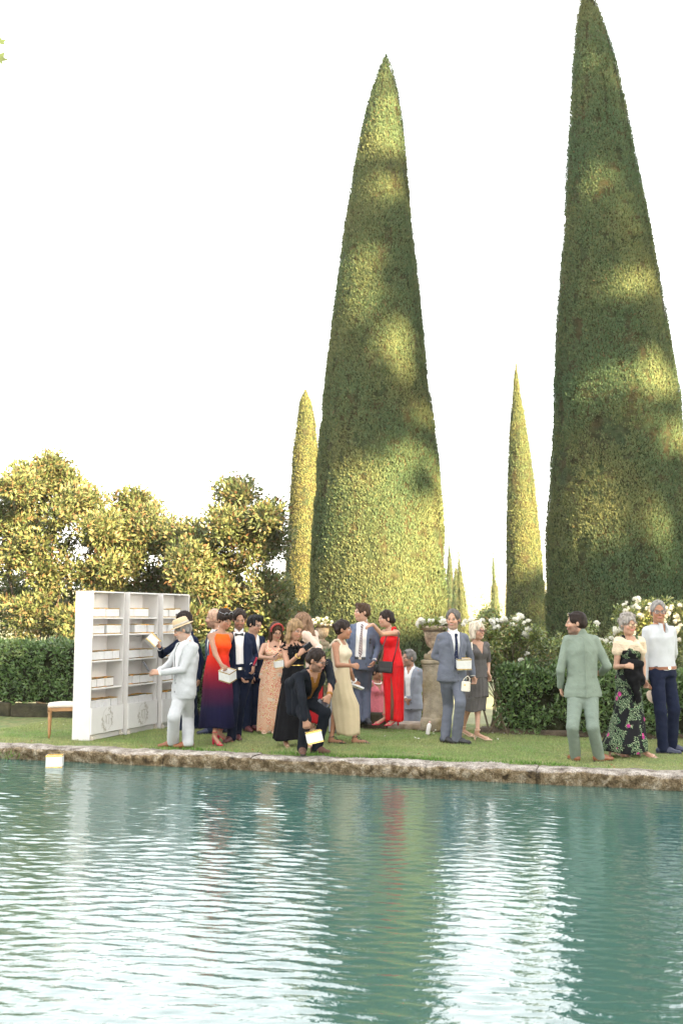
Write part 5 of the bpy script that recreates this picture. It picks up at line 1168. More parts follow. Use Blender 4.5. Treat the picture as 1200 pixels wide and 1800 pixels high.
# 11 woman in beige walking
p = Person(3, 'woman with top knot in beige top and long skirt walking right', 1.68, [(712, 1558, 75), (972, 1560, 82)], (842, 296, 82, 4), (800, 425), (810, 830), 66, 72, 'f', slim=True, g=1.06, seed=21, skin=SKIN_D * 1.1, arms={'R': ((778, 690, -.08), (935, 694, -.05), (990, 705), {'curl': .9}), 'L': ((915, 755, .1), (962, 868, .02), (1005, 925), {'curl': .7})}, knees=[(760, 1200), (900, 1180)])
p.bodice(CREAMT, .14, .90, .014, 'RL'); p.loft([(722, 906, 690, 1.3), (698, 912, 770, 1.3), (690, 925, 860, 1.2), (700, 950, 980, 1.0), (712, 1015, 1140, .62), (735, 1022, 1300, .55), (770, 1022, 1462, .5)], BEIGE, 'skirt', folds=5, famp=.045); p.loft([(725, 850, 900, .6, .12), (690, 800, 1200, .6, .14), (678, 775, 1440, .6, .14)], GREYSK, 'underskirt', folds=5, famp=.05); p.shoes(LEB, 'lace'); p.hair(HDK, 'bun')
mb = MB(); w = p.arm['L'][2]; d = nrm(w - p.arm['L'][1]); a = nrm(np.cross(d, V(0, 0, 1))); b = np.cross(a, d); mb.tube([w - d * .02 + (a * cos(t) + b * sin(t)) * .032 for t in np.linspace(0, 2 * pi, 15)], .010, 5, False); mb.build('bracelet', cloth('white_band', (.8, .8, .78)), p.root, True); W[11] = p
# 12 man with the striped tie on the step
p = Person(4, 'man in blue blazer and striped tie standing on the stone step', 1.80, [(345, 1480, -20), (425, 1478, 15)], (372, 178, -68, 0), (388, 298), (362, 772), -12, -5, gz=.075, seed=22, skin=SKIN_L, arms={'R': ((222, 560, .0), (245, 720, -.05), (255, 790)), 'L': ((562, 575, .03), (520, 735, -.02), (500, 790), {'curl': .6})}, knees=[(315, 1090), (425, 1090)])
p.shirt(WHITE); p.jacket(BLUEG, t0=-.06, tb=.02, open_=.085, vw=.10); p.trousers(STEEL, .008, t1=.17); p.belt(LEB, .13); p.tie(M_stripe, .16, .93, .034); p.shoes(LEB); p.hair(HB, 'quiff')
mb = MB()
for dy in (.0, .045): mb.lathe(p.front(.60, .135, .045) - p.up * dy, [(.020, -.006), (.022, 0), (.020, .006)], 10, [p.up, p.le, p.fw], 1, .8)
mb.build('pocket_sunglasses', LEB, p.root, True); W[12] = p
# 13 woman in red
p = Person(4, 'woman in long red satin dress reaching over to the striped tie', 1.68, [(640, 1492, -70), (770, 1500, -60)], (652, 252, -72, 2), (700, 372), (735, 760), -50, -45, 'f', slim=True, gz=.075, seed=23, heel=.07, skin=SKIN_L, arms={'L': ((602, 432, -.12), (502, 318, .0), (425, 345), {'curl': .35}), 'R': ((650, 590, .1), (610, 720, .08), (600, 760))}, knees=[(690, 1120), (780, 1120)])
p.bodice(RED, -.15, .84, .014, 'L', amp=.004); p.loft([(628, 825, 610, .98), (618, 850, 720, .98), (612, 864, 820), (622, 864, 1000), (638, 862, 1200), (645, 860, 1445)], RED, 'skirt', folds=6, famp=.05); p.shoes(SRED, 'heel'); p.hair(HDK, 'lowbun')
mb = MB(); lg = [p.P((X_, Y_, -.155)) for X_, Y_ in ((712, 930), (722, 1080), (728, 1250), (722, 1435))]; mb.tube(lg, [.004, .016, .024, .022], 8); mb.build('skirt_slit', cloth('slit_leg_skin', (.16, .07, .045), .8), p.root, True); W[13] = p  # dark skin-toned tube added for the leg inside the slit
# 14 woman in pink below the steps
p = Person(4, 'woman in sleeveless pink dress and white necklace below the steps', 1.62, [(530, 1800, 40), (580, 1800, 40)], (548, 880, 68, 8), (535, 985), (548, 1300), 35, 35, 'f', slim=True, D=17.4, gz=LOWZ, seed=24, skin=SKIN_D, arms={'L': ((635, 1150, .05), (640, 1290), (640, 1350)), 'R': ((480, 1180, .0), (490, 1300), (500, 1350))})
p.bodice(PINK, -.15, .82, .016, 'RL', vneck=.07); p.loft([(482, 605, 1120, .98), (475, 618, 1240), (468, 632, 1380), (460, 645, 1520), (455, 650, 1700)], PINK, 'skirt', folds=7, famp=.05); p.shoes(SNUDE, 'flat'); p.hair(HBK, 'lowbun')
F = Field()
for i in range(22): a = -.5 * pi + (i - 10.5) / 10.5 * 2.2; q = p.neck + p.le * .085 * cos(a + pi / 2 + pi / 2) + p.fw * (.075 * -sin(a) + .02) + p.up * (-.01 - .03 * (-sin(a))); F.cone(q, q + V(.001, 0, 0), .012, None, .002)
v, q = F.mesh(.007); mk('necklace', v, q, mat('pearl', (.78, .74, .68), .3), p.root, True); W[14] = p
# 15 man in light grey blazer below the steps
p = Person(4, 'smiling grey haired man in light grey blazer below the steps', 1.78, [(910, 1850, -30), (1000, 1850, -25)], (918, 712, -62, 4), (945, 815), (955, 1240), -32, -30, D=16.9, gz=LOWZ, seed=25, skin=SKIN_T, arms={'L': ((1070, 1060, .0), (965, 1190, -.1), (905, 1230), {'curl': .8}), 'R': ((865, 1060, .02), (885, 1190, -.1), (900, 1235), {'curl': .8})}, beard=(V(.22, .18, .15), .5))
p.shirt(WHITE, opens=.05); p.jacket(LGREY, t0=-.16, tb=.05, open_=.05, vw=.09); p.trousers(LGREY); p.shoes(LEB); p.hair(hairmat('mid_grey', (.15, .14, .13)), 'short', .03); p.glasses(GFR, up=True, dark=True); W[15] = p
# 16 man in grey-blue suit
p = Person(5, 'goateed man in grey blue suit carrying a lantern past the pedestal', 1.77, [(410, 1700, 40), (545, 1712, 68)], (505, 262, -18, 2), (500, 405), (490, 900), 14, 22, g=1.05, seed=26, skin=SKIN_L, arms={'R': ((292, 690, .06), (462, 752, -.1), (545, 775), {'curl': .55, 'n': (.3, .9, .2)}), 'L': ((705, 690, .0), (738, 915, -.04), (758, 990), {'curl': .8})}, knees=[(450, 1260, .05), (590, 1240, -.15)], beard=(V(.22, .17, .14), .5))
p.shirt(WHITE); p.jacket(GREYBL, t0=-.17, tb=.06, open_=.022, vw=.070); p.tie(M_dots, .12, .93, .036); p.trousers(GREYBL, .008); p.shoes(LEB); p.hair(hairmat('iron_grey', (.085, .078, .072)), 'short', .035); W[16] = p
# 17 woman in taupe
p = Person(5, 'woman with ash blonde bob and glasses in taupe knee length dress', 1.65, [(632, 1628, 50), (795, 1672, 70)], (790, 392, 38, 4), (782, 522), (790, 900), 25, 30, 'f', slim=True, g=1.05, seed=27, heel=.05, skin=SKIN_L, arms={'R': ((735, 750, .05), (758, 905, -.02), (762, 975), {'curl': .7}), 'L': ((915, 765, .0), (918, 885, -.03), (938, 960), {'curl': .5})}, knees=[(700, 1390, .05), (790, 1385, -.08)])
p.bodice(TAUPE, -.1, .93, .016, sleeves=.85, vneck=.075, amp=.004); p.loft([(712, 882, 770, .98), (700, 890, 850, .98), (660, 910, 1000), (640, 917, 1165)], TAUPE, 'overskirt', 22, .03, 6, .04); p.loft([(690, 880, 1000, .98), (625, 895, 1180), (610, 882, 1325)], TAUPE, 'skirt', folds=7, famp=.04); p.loft([(710, 880, 782, .98), (709, 882, 828, .98)], cloth('waistband', (.12, .11, .105), .6), 'waistband', famp=0); p.shoes(SNUDE, 'heel'); p.hair(HAB, 'bob'); p.glasses(mat('glasses_red', (.16, .03, .03), .3)); W[17] = p
# 18 man in green linen, from behind
p = Person(6, 'man in sage green linen suit seen from behind', 1.72, [(462, 1490, 110), (255, 1488, 190)], (258, 278, -98, 2), (300, 372), (318, 880), 184, 180, g=1.07, seed=28, skin=SKIN_L, arms={'L': ((122, 690, .0), (122, 835, .05), (128, 890), {'curl': .6}), 'R': ((532, 655, .0), (478, 715, .12), (440, 720), {'curl': .6})}, knees=[(405, 1190), (228, 1190)], beard=(V(.07, .04, .03), .8))
p.jacket(GREEN, t0=-.09, closed_back=True, amp=.0035, flare=.036); p.trousers(cloth('sage_trousers', (.170, .208, .170), .9, .09, 10, .011, 20), .0055, wide=1.0, off=.0); p.shoes(LBR); p.hair(HDK, 'crop', .02)  # trousers darker than the jacket, standing in for the hem's shadow
mb = MB()     # back seam, vent and rear flap of the jacket
b0 = p.fr; 
for t in np.linspace(-.33, .9, 14):
    pass
pv = []
for t in np.linspace(-.08, .93, 24):
    st = p.st(); T = [q[0] for q in st]; ry = np.interp(t, T, [q[2] for q in st]) + .036
    c = p.pel + p.up * p.fr[4] * t - p.fw * (ry + .001); pv += [c - p.le * .004, c + p.le * .004 - p.fw * .003, c + p.le * .005]
mk('back_seam', pv, [(3 * i + j, 3 * i + j + 1, 3 * i + j + 4, 3 * i + j + 3) for i in range(23) for j in range(2)], GREEN, p.root)
p.glasses(GFR, up=True, dark=True); W[18] = p
# 19 woman in the floral dress
p = Person(6, 'woman with curly grey hair in black floral dress and cream shawl', 1.64, [(585, 1448, 70), (845, 1455, 45)], (717, 292, 14, 2), (725, 405), (725, 760), 14, 20, 'f', slim=True, g=1.06, seed=29, heel=.05, skin=SKIN_L, arms={'R': ((612, 662, -.02), (692, 655, -.12), (745, 655), {'curl': .6}), 'L': ((845, 620, .0), (855, 775, -.02), (878, 835), {'curl': .8})}, lips=(.50, .13, .12), knees=[(640, 1150), (800, 1150)])
p.bodice(M_floral, -.15, .84, .016, 'RL'); p.loft([(622, 800, 680, .98), (612, 818, 760), (606, 830, 900), (590, 845, 1050), (535, 862, 1230), (488, 876, 1330), (498, 876, 1402)], M_floral, 'skirt', folds=6, famp=.04); p.shoes(SFLOR, 'heel'); p.hair(HSG, 'curly'); p.glasses(mat('glasses_brown', (.12, .06, .035), .3), round_=True)
F = Field(); F.sweep(p.fr, p.st(), .70, .93, .030, .03)
for sd in 'RL':
    S_, e_ = p.arm[sd][:2]; F.cone(p.neck - p.up * .035, S_, .056, .062, .03); F.cone(S_, S_ + (e_ - S_) * .34, .064, .070, .02)
F.cone(p.front(.90, -.10, .02), p.front(.80, .0, .035), .034, .034, .03, p.fw, 1.5); F.cone(p.front(.90, .09, .02), p.front(.80, .0, .035), .034, .034, .03, p.fw, 1.5); F.cone(p.front(.82, -.12, .02), p.front(.76, .05, .035), .034, .034, .03, p.fw, 1.5); F.cone(p.front(.80, .03, .045), p.front(.66, .10, .040), .034, .030, .03); F.cone(p.front(.66, .10, .040), p.front(.40, .135, .035), .030, .018, .03)
def shawlcut(f, X, Y, Z):
    t, a, b = p.tcoord(X, Y, Z); return np.maximum(f, np.where(b > 0, (.80 - .55 * np.abs(a + .02)) - t - .9 * (a > .04) * (a < .17) * .6, -.5)) if False else np.maximum(f, np.where(b > 0, .045 * np.clip((t - .88) / .12, 0, 1.5) - np.abs(a), -1))
v, q = F.mesh(.011, post=shawlcut, disp=wrinkle(.008, 77, 22, 22, 75, 5)); mk('shawl', v, q, SHAWL, p.root, True); W[19] = p
# 20 man in white shirt
p = Person(6, 'tall man in white shirt, brown belt and navy trousers wearing glasses', 1.87, [(1025, 1425, 75), (1100, 1405, 70)], (980, 178, -8, 3), (985, 292), (1010, 680), 16, 28, seed=30, g=.96, skin=SKIN_D * 1.12, arms={'R': ((850, 560, .02), (868, 770, -.03), (885, 850), {'curl': .8}), 'L': ((1112, 535, .06), (1085, 660, .1), (1070, 720), {'curl': .5})}, knees=[(1000, 1060, -.05), (1118, 1040, -.1)])
p.shirt(cloth('pale_shirt', (.46, .475, .49), .85, .06, 9, .005, 14), sleeves=True, off=.026, t0=-.02, amp=.004, opens=.045); p.trousers(cloth('navy_chinos', (.010, .014, .032), .85, .12), .008, t1=.08); p.belt(LBR, .03, off=.03); p.shoes(LNV); p.hair(HGR, 'crop', .035); p.glasses(mat('glasses_grey', (.12, .12, .13), .3)); W[20] = p
for sg in (-1, 1): mk('collar', [p.front(.97, sg * .02, .03) + p.up * .03, p.front(.97, sg * .065, .02) + p.up * .045, p.front(.90, sg * .07, .036), p.front(.86, sg * .035, .036)], [(0, 1, 2, 3)], MATS['cloth_pale_shirt'], p.root)
# ================================================================== LANTERNS, BOOKCASES AND OTHER THINGS
M_paper = mat('lantern_paper', (.80, .79, .77), .8, .05, 18, .004, 40, trans=.25); M_foil = mat('gold_foil', (.80, .52, .10), .25, .25, 25, .006, 60, metal=1.0)
def lantern_meshes():
    w, d, h, t = .090, .070, .140, .0015; a = MB()
    for s in (-1, 1): a.box((0, s * d, h / 2), (w, t, h / 2)); a.box((s * w, 0, h / 2), (t, d - t, h / 2))
    a.box((0, 0, .004), (w - t, d - t, .002))
    r = []
    for z in (h - .007, .009):
        b = MB()
        for s in (-1, 1): b.box((0, s * (d + .0008), z), (w + .003, .0028, .0062)); b.box((s * (w + .0008), 0, z), (.0028, d - .002, .0062))
        r.append(b.me('gold_rim'))
    c = a.me('paper_shade'); c.materials.append(M_paper); [q.materials.append(M_foil) for q in r]; return c, r
LSH, LRM = lantern_meshes()
def lantern(label, loc, rot=(0, 0, 0), group=None, sc=1.0):
    o = empty('paper_lantern', loc, label, 'lantern', group); o.rotation_euler = rot; o.scale = (sc * random.uniform(.97, 1.03), sc, sc * random.uniform(.96, 1.04))
    for nm, me in (('paper_shade', LSH), ('gold_rim', LRM[0]), ('gold_rim', LRM[1])): q = bpy.data.objects.new(nm, me); COL.objects.link(q); q.parent = o
    return o
# bookcases
M_white = mat('white_laminate', (.74, .725, .70), .45, .04, 6); M_back = mat('back_board', (.82, .79, .75), .6, .04, 6); M_side = mat('side_laminate_shaded', (.60, .575, .55), .5, .04, 6); M_caster = mat('caster', (.62, .56, .48), .5, .2, 40); M_print = mat('grey_print', (.34, .30, .23), .7, .1, 40)  # side colour darkened as shade; back board colour raised against the shelf shade
TH = radians(70)
def bookcase(label, org, th, rows, nm):
    fx, fy = V(cos(th), sin(th), 0), V(-sin(th), cos(th), 0); AX = [fx, fy, V(0, 0, 1)]       # along the front, towards the back, up
    root = empty('bookcase', org, label, 'bookcase', 'white bookcases')
    q = lambda x, y, z: org + fx * x + fy * y + V(0, 0, z); W_, D_, H_, T_ = .80, .28, 2.02, .018
    def bx(name, c, h, m=M_white, bev=.002, par=root): b = MB(); b.box(q(*c), h, AX, bev); return b.build(name, m, par)
    for x in (T_ / 2, W_ - T_ / 2): bx('side_panel', (x, D_ / 2, H_ / 2), (T_ / 2, D_ / 2, H_ / 2), M_side)
    bx('top_panel', (W_ / 2, D_ / 2, H_ - T_ / 2 - .001), (W_ / 2 - T_, D_ / 2 - .002, T_ / 2)); bx('back_panel', (W_ / 2, D_ - .006, H_ / 2), (W_ / 2 - T_, .004, H_ / 2 - .02), M_back)
    for z in SHZ: bx('shelf', (W_ / 2, D_ / 2 + .003, z - T_ / 2), (W_ / 2 - T_ - .001, D_ / 2 - .010, T_ / 2))
    bx('plinth', (W_ / 2, .03, .035), (W_ / 2 - T_ - .002, .008, .034)); pn = bx('front_panel', (W_ / 2, -.010, .258), (W_ / 2 - .004, .009, .176))
    for x in (.045, W_ - .045):
        b = MB(); b.lathe(q(x, -.012, .026), [(.024, -.012), (.026, 0), (.024, .012)], 14, [fy, V(0, 0, 1), fx]); b.box(q(x, .004, .055), (.012, .012, .022), AX, .004); b.build('caster', M_caster, root)
    # printed wreath with a two letter monogram
    b = MB(); y = -.0205
    def stroke(pts, w=.0022):
        w = w * 1.3
        pts = [np.array(z) for z in pts]
        for i in range(len(pts) - 1):
            d = pts[i + 1] - pts[i]; n = np.array([-d[1], d[0]]) / (np.linalg.norm(d) + 1e-9) * w
            b.add([q(*(lambda z: (z[0], y, z[1]))(z)) for z in (pts[i] - n, pts[i] + n, pts[i + 1] + n, pts[i + 1] - n)], [(0, 1, 2, 3)])
    cx, cz = .39, .262; ov = lambda a, r=1: (cx + .115 * r * cos(a), cz + .150 * r * sin(a))
    stroke([ov(a) for a in np.linspace(radians(100), radians(250), 24)], .0014); stroke([ov(a) for a in np.linspace(radians(-80), radians(85), 24)], .0014)
    rg = np.random.default_rng(nm)
    for a0, a1, n in ((170, 262, 20), (-30, 78, 18)):
        for i in range(n):
            a = radians(a0 + (a1 - a0) * i / n); o_ = np.array(ov(a)); dr = np.array([cos(a + rg.normal(0, .6)), sin(a + rg.normal(0, .6))]) * rg.uniform(.018, .038) * rg.choice([-1, 1]); n_ = np.array([-dr[1], dr[0]]) * .3
            stroke([o_, o_ + dr * .5 + n_, o_ + dr, o_ + dr * .5 - n_, o_], .0016)
    stroke([(cx - .055, cz + .055), (cx - .04, cz + .05), (cx - .012, cz - .06), (cx + .002, cz - .065)], .0028); stroke([(cx - .005, cz + .06), (cx - .03, cz), (cx - .06, cz - .06)], .0022)
    stroke([(cx + .035, cz + .05), (cx + .038, cz), (cx + .035, cz - .075)], .0028); stroke([(cx - .012, cz + .045), (cx + .02, cz + .062), (cx + .05, cz + .05), (cx + .075, cz + .062)], .0024)
    b.build('monogram_print', M_print, pn)
    names = ['top shelf', 'second shelf', 'third shelf', 'fourth shelf', 'bottom shelf']; ordn = ['first', 'second', 'third', 'fourth', 'fifth']
    for r, xs in enumerate(rows):
        for i, x in enumerate(xs):
            p_ = q(.03 + x * (W_ - .06), .125 + random.uniform(-.02, .02), SHZ[r] + .001)
            lantern('%s white lantern from the left on the %s of the %s bookcase' % (ordn[i], names[r], label.split()[0]), p_, (0, 0, th + random.uniform(-.10, .10)), 'lanterns on the bookcases', .97)
SHZ = [1.655, 1.424, 1.062, .692, .402]
A4 = [.125, .37, .62, .865]
o1 = gnd(157.5, 1303)
bookcase('leftmost white bookcase full of lanterns beside the wooden stool', o1, TH, [[.13, .38, .60, .85], [.13, .38, .66, .89], A4, [.13, .38, .66], [.13, .37, .61, .87]], 1)
ux, uy = V(cos(TH), sin(TH), 0), V(-sin(TH), cos(TH), 0)
o2 = o1 + ux * .815 - uy * .065; bookcase('middle white bookcase full of lanterns between the two others', o2, TH - .015, [[.14, .38, .62], [.38, .62, .88], A4, A4, A4], 2)
o3 = o2 + ux * .82 - uy * .075; bookcase('rightmost white bookcase, partly hidden behind the straw hat', o3, TH - .02, [[.14, .40, .66], [.14, .40, .66], [.14, .40, .66], [.14, .40, .66], [.14, .4, .66]], 3)
# stool
so = gnd(104, 1296.5); so = so + V(.03, .1, 0); root = empty('stool', so, 'wooden stool with cream cushion beside the leftmost bookcase', 'stool')
M_wood = mat('oak', (.36, .19, .075), .5, .2, 10, .003, 60, stretch=(1, 1, .15)); ya = radians(14); sx_, sy_ = V(cos(ya), sin(ya), 0), V(-sin(ya), cos(ya), 0)
for a in (-1, 1):
    for b in (-1, 1):
        mb = MB(); c = so + sx_ * .185 * a + sy_ * .15 * b; mb.lathe(c, [(.012, 0), (.016, .05), (.021, .24), (.023, .29), (.017, .30), (.024, .315), (.018, .33), (.025, .345), (.025, .36)], 12); mb.box(c + V(0, 0, .39), (.026, .026, .032), [sx_, sy_, V(0, 0, 1)], .004); mb.build('leg', M_wood, root, True)
for (c, h) in ((sy_ * -.15, (.158, .012, .026)), (sy_ * .15, (.158, .012, .026)), (sx_ * -.185, (.012, .123, .026)), (sx_ * .185, (.012, .123, .026))): mb = MB(); mb.box(so + c + V(0, 0, .39), h, [sx_, sy_, V(0, 0, 1)], .003); mb.build('apron', M_wood, root)
F = Field(); F.box(so + V(0, 0, .440), (.215, .18, .024), [sx_, sy_, V(0, 0, 1)], rnd=.02); F.ell(so + V(0, 0, .452), (.19, .16, .035), [sx_, sy_, V(0, 0, 1)], .03); v, q = F.mesh(.011); mk('cushion', v, q, cloth('cushion_cream', (.66, .58, .50), .85, .05), root, True)
# floating lantern and held lanterns
c = gnd(99, 1346, WATZ) - V(0, .06, 0); lantern('white lantern with gold rims floating on the pool at left', c + V(0, 0, -.012), (0, 0, .12), sc=1.06)
def held(label, px, py, Y, yaw, tilt, pit=0, sc=1.0):
    from mathutils import Euler, Matrix
    M = Matrix.Rotation(radians(tilt), 3, 'Y') @ Matrix.Rotation(radians(pit), 3, 'X') @ Matrix.Rotation(radians(yaw), 3, 'Z'); c = at(px, py, Y); off = M @ __import__('mathutils').Vector((0, 0, .07 * sc))
    return lantern(label, c - V(*off), M.to_euler(), sc=sc)
hd = lambda k, sd: W[k].arm[sd][3][1]
held('white lantern with gold foil base raised beside the straw hat', 268, 1126, hd(2, 'R') + .02, 10, 40, -25, .95)
held('white lantern held low by the woman in the orange dress', 400, 1187, hd(4, 'R') - .05, -32, 0, 24)
held('white lantern held at the waist by the woman with the headband', 492, 1166, hd(7, 'R') - .02, 10, -8, 5, .9)
held('white lantern lowered to the pool by the crouching man', 552, 1295, hd(10, 'R') - .03, 8, -12, 0)
held('white lantern carried by the goateed man in grey blue', 814, 1167, hd(16, 'R') - .05, 6, 0, 8)
# phones, booklet, bags
def slab(name, label, cat, c, h, ax, m, bev=.004, screen=False):
    mb = MB(); mb.box(c, h, ax, bev); o = mb.build(name, m); o['label'] = label; o['category'] = cat; return o
def axes(yaw, tilt, pit=0):
    from mathutils import Matrix
    M = Matrix.Rotation(radians(tilt), 3, 'Y') @ Matrix.Rotation(radians(pit), 3, 'X') @ Matrix.Rotation(radians(yaw), 3, 'Z'); return [V(*M.col[i]) for i in range(3)]
slab('phone', 'dark phone held out by the man in the straw hat', 'phone', at(257.5, 1172, W[1].arm['L'][3][1] - .02), (.012, .038, .075), axes(10, -32), PHONE)
slab('phone', 'red phone in the hand of the man with the bow tie', 'phone', at(448.5, 1162.5, W[5].arm['L'][3][1] - .05), (.006, .030, .058), axes(20, 22), mat('phone_red', (.45, .02, .04), .3))
slab('phone', 'dark phone held by the blonde woman in black', 'phone', at(541, 1136, W[8].arm['R'][3][1] - .02), (.040, .010, .055), axes(30, 55), PHONE)
slab('phone', 'dark phone held at the knee by the crouching man', 'phone', at(568, 1236, W[10].arm['L'][3][1] - .03), (.070, .035, .006), axes(-10, 28, 30), PHONE)
slab('phone', 'small dark phone held above a lantern by the headband woman', 'phone', at(485, 1151.5, W[7].arm['R'][3][1] - .03), (.006, .03, .05), axes(0, 50), PHONE)
bk = empty('booklet', at(627, 1207, W[11].arm['L'][3][1] - .03), 'white folded booklet in the hand of the walking woman', 'booklet'); AXb = axes(12, 17, -18)
for k in range(5): mb = MB(); mb.box(V(*bk.location) + AXb[2] * .0045 * (k - 2), (.088, .055, .0016), axes(12 + k * .8, 17, -18)); mb.build('page', mat('booklet_paper', (.74, .74, .76), .7), bk)
# black shoulder bag of the woman in red
w = W[13]; bc = w.P((648, 820, -.26)); bg_ = empty('shoulder_bag', bc, 'black leather shoulder bag hanging over the red dress', 'bag'); AXb = axes(-12, 3)
F = Field(); F.box(bc, (.108, .030, .085), AXb, rnd=.02); v, q = F.mesh(.009, disp=wrinkle(.003, 5, 30, 30, 30)); mk('bag_body', v, q, LEB, bg_, True)
mb = MB(); mb.box(bc + AXb[2] * .045 - AXb[1] * .030, (.104, .006, .042), AXb, .004); mb.build('flap', LEB, bg_)
mb = MB(); mb.tube([w.P((735, 762, -.25)), w.P((775, 600, -.22)), w.P((806, 430, -.18)), w.P((790, 385, -.10)), w.P((750, 375, .0))], .0085, 6); mb.tube([w.P((572, 745, -.25)), w.P((610, 600, -.22)), w.P((655, 470, -.20)), w.P((700, 395, -.08)), w.P((740, 370, .0))], .0085, 6); mb.build('strap', LEB, bg_, True)
# small cream box bag of the couple
w = W[16]; bc = w.P((655, 1045, -.16)); bg_ = empty('box_bag', bc, 'small cream box handbag held between the walking couple', 'bag'); AXb = axes(-28, 4); CRM = mat('cream_leather', (.68, .62, .52), .45, .06, 30)
mb = MB(); mb.box(bc, (.052, .038, .066), AXb, .008); mb.build('bag_body', CRM, bg_)
mb = MB(); mb.tube([bc + AXb[0] * .045 + AXb[2] * .062, bc + AXb[0] * .05 + AXb[2] * .11, bc + AXb[0] * .02 + AXb[2] * .14, bc - AXb[0] * .03 + AXb[2] * .10, bc - AXb[0] * .045 + AXb[2] * .062], .006, 6); mb.build('handle', CRM, bg_, True)
mb = MB(); mb.box(bc - AXb[1] * .040 + AXb[2] * .02, (.012, .004, .010), AXb, .002); mb.build('clasp', GOLD, bg_)
w = W[17]; mb = MB(); mb.tube([w.P((722, 530, -.10)), w.P((728, 600, -.12)), w.P((735, 700, -.10)), w.P((728, 780, .06))], .011, 6); o = mb.build('bag_strap', CRM, None, True); tag(o, 'cream strap over the shoulder of the woman in taupe', 'strap')
# black jacket over the arm of the woman in the floral dress
w = W[19]; F = Field()
for (a, b, r) in (((690, 625, -.2), (830, 630, -.2), .045), ((700, 640, -.2), (745, 790, -.2), .05), ((760, 640, -.21), (790, 840, -.2), .055), ((810, 640, -.2), (835, 800, -.18), .045), ((745, 760, -.2), (800, 940, -.18), .04), ((770, 800, -.18), (810, 950, -.16), .035), ((720, 700, -.2), (830, 760, -.2), .045)): F.cone(w.P(a), w.P(b), r, r * .9, .03)
v, q = F.mesh(.011, disp=wrinkle(.010, 6, 35, 35, 20)); tag(mk('folded_jacket', v, q, BLACK, None, True), 'black jacket draped over the arm of the floral dress', 'jacket')
w = W[20]; F = Field(); c = w.P((925, 925, -.05)); F.ell(c, (.022, .10, .085), axes(20, -18), .005); v, q = F.mesh(.009); o = mk('straw_fan', v, q, mat('fan', (.60, .47, .38), .8), None, True); tag(o, 'pale round fan hanging from the hand of the white shirted man', 'fan')
w = W[7]; F = Field(); F.box(w.P((748, 655, -.03)), (.045, .03, .05), axes(20, 0), rnd=.015); v, q = F.mesh(.009); o = mk('small_black_bag', v, q, LEB, None, True); tag(o, 'small black bag under the arm of the headband woman', 'bag')
# white bottle leaning on the pedestal
c = gnd(751, 1291); root = empty('white_bottle', c, 'small white bottle leaning at the foot of the pedestal', 'bottle'); tl = [V(.98, 0, -.19), V(0, 1, 0), V(.19, 0, .98)]
mb = MB(); mb.lathe(c, [(.028, .0), (.031, .006), (.031, .125), (.026, .145), (.014, .158), (.013, .165)], 16, tl); mb.build('bottle_body', mat('bottle_white', (.74, .70, .68), .35, .05), root, True); mb = MB(); mb.lathe(c + np.array(tl[2]) * .164, [(.015, 0), (.015, .022), (.012, .026)], 12, tl); mb.build('cap', mat('cap_pink', (.62, .36, .34), .5), root, True)
# step and stairs
M_step = mat('step_stone', (.36, .31, .26), .95, .25, 10, .012, 50, tint=(.26, .20, .14))
def roughbox(name, c, h, ax, m, par, seed, amp=.012, seg=.05):
    F = Field(); F.box(c, h, ax, rnd=.015); v, q = F.mesh(.028, disp=lambda X, Y, Z: amp * (np.sin(31 * X + 3 * np.sin(23 * Y + seed)) * np.sin(27 * Y + 17 * Z) * .5 + .5 * np.sin(57 * X + 41 * Z + seed) * np.sin(49 * Y))); return mk(name, v, q, m, par, True)
sc_ = STEP; stairs = empty('stone_steps', sc_, 'stone steps leading down between the two urns', 'steps'); AXs = [EDIR, NDIR, V(0, 0, 1)]
roughbox('tread', sc_ + NDIR * .24 + V(0, 0, .030), (.62, .24, .045), AXs, M_step, stairs, 1)
for k in range(1, 5): roughbox('tread', sc_ + NDIR * (.30 + .32 * k) + V(0, 0, .02 - .16 * k), (.62, .20, .05), AXs, M_step, stairs, k)
# pedestals and urns
M_ped = mat('pedestal_stone', (.30, .255, .185), .95, .3, 9, .014, 45, tint=(.19, .15, .085)); M_urn = mat('urn_stone', (.42, .33, .235), .95, .35, 22, .018, 60, tint=(.22, .16, .11)); M_ger = mat('pot_leaf', attr=True, rough=.5, trans=.25)
def pedestal(label, cx, D, gz, hz, hw, sc, seed):
    c = V(at(cx, 1200, D)[0], D, gz); root = empty('pedestal', c, label, 'pedestal'); a = radians(-17); ax = [V(cos(a), sin(a), 0), V(-sin(a), cos(a), 0), V(0, 0, 1)]
    roughbox('plinth', c + V(0, 0, .09), (hw * 1.14, hw * 1.14, .10), ax, M_ped, root, seed); roughbox('shaft', c + V(0, 0, hz / 2), (hw * .97, hw * .97, hz / 2 - .05), ax, M_ped, root, seed + 1, .008)
    roughbox('moulding', c + V(0, 0, hz - .085), (hw * 1.03, hw * 1.03, .020), ax, M_ped, root, seed + 2, .005); roughbox('cap', c + V(0, 0, hz - .03), (hw * 1.12, hw * 1.12, .034), ax, M_ped, root, seed + 3, .008); roughbox('urn_block', c + V(0, 0, hz + .045), (hw * .86, hw * .86, .045), ax, M_ped, root, seed + 4, .008)
    return c + V(0, 0, hz + .085)
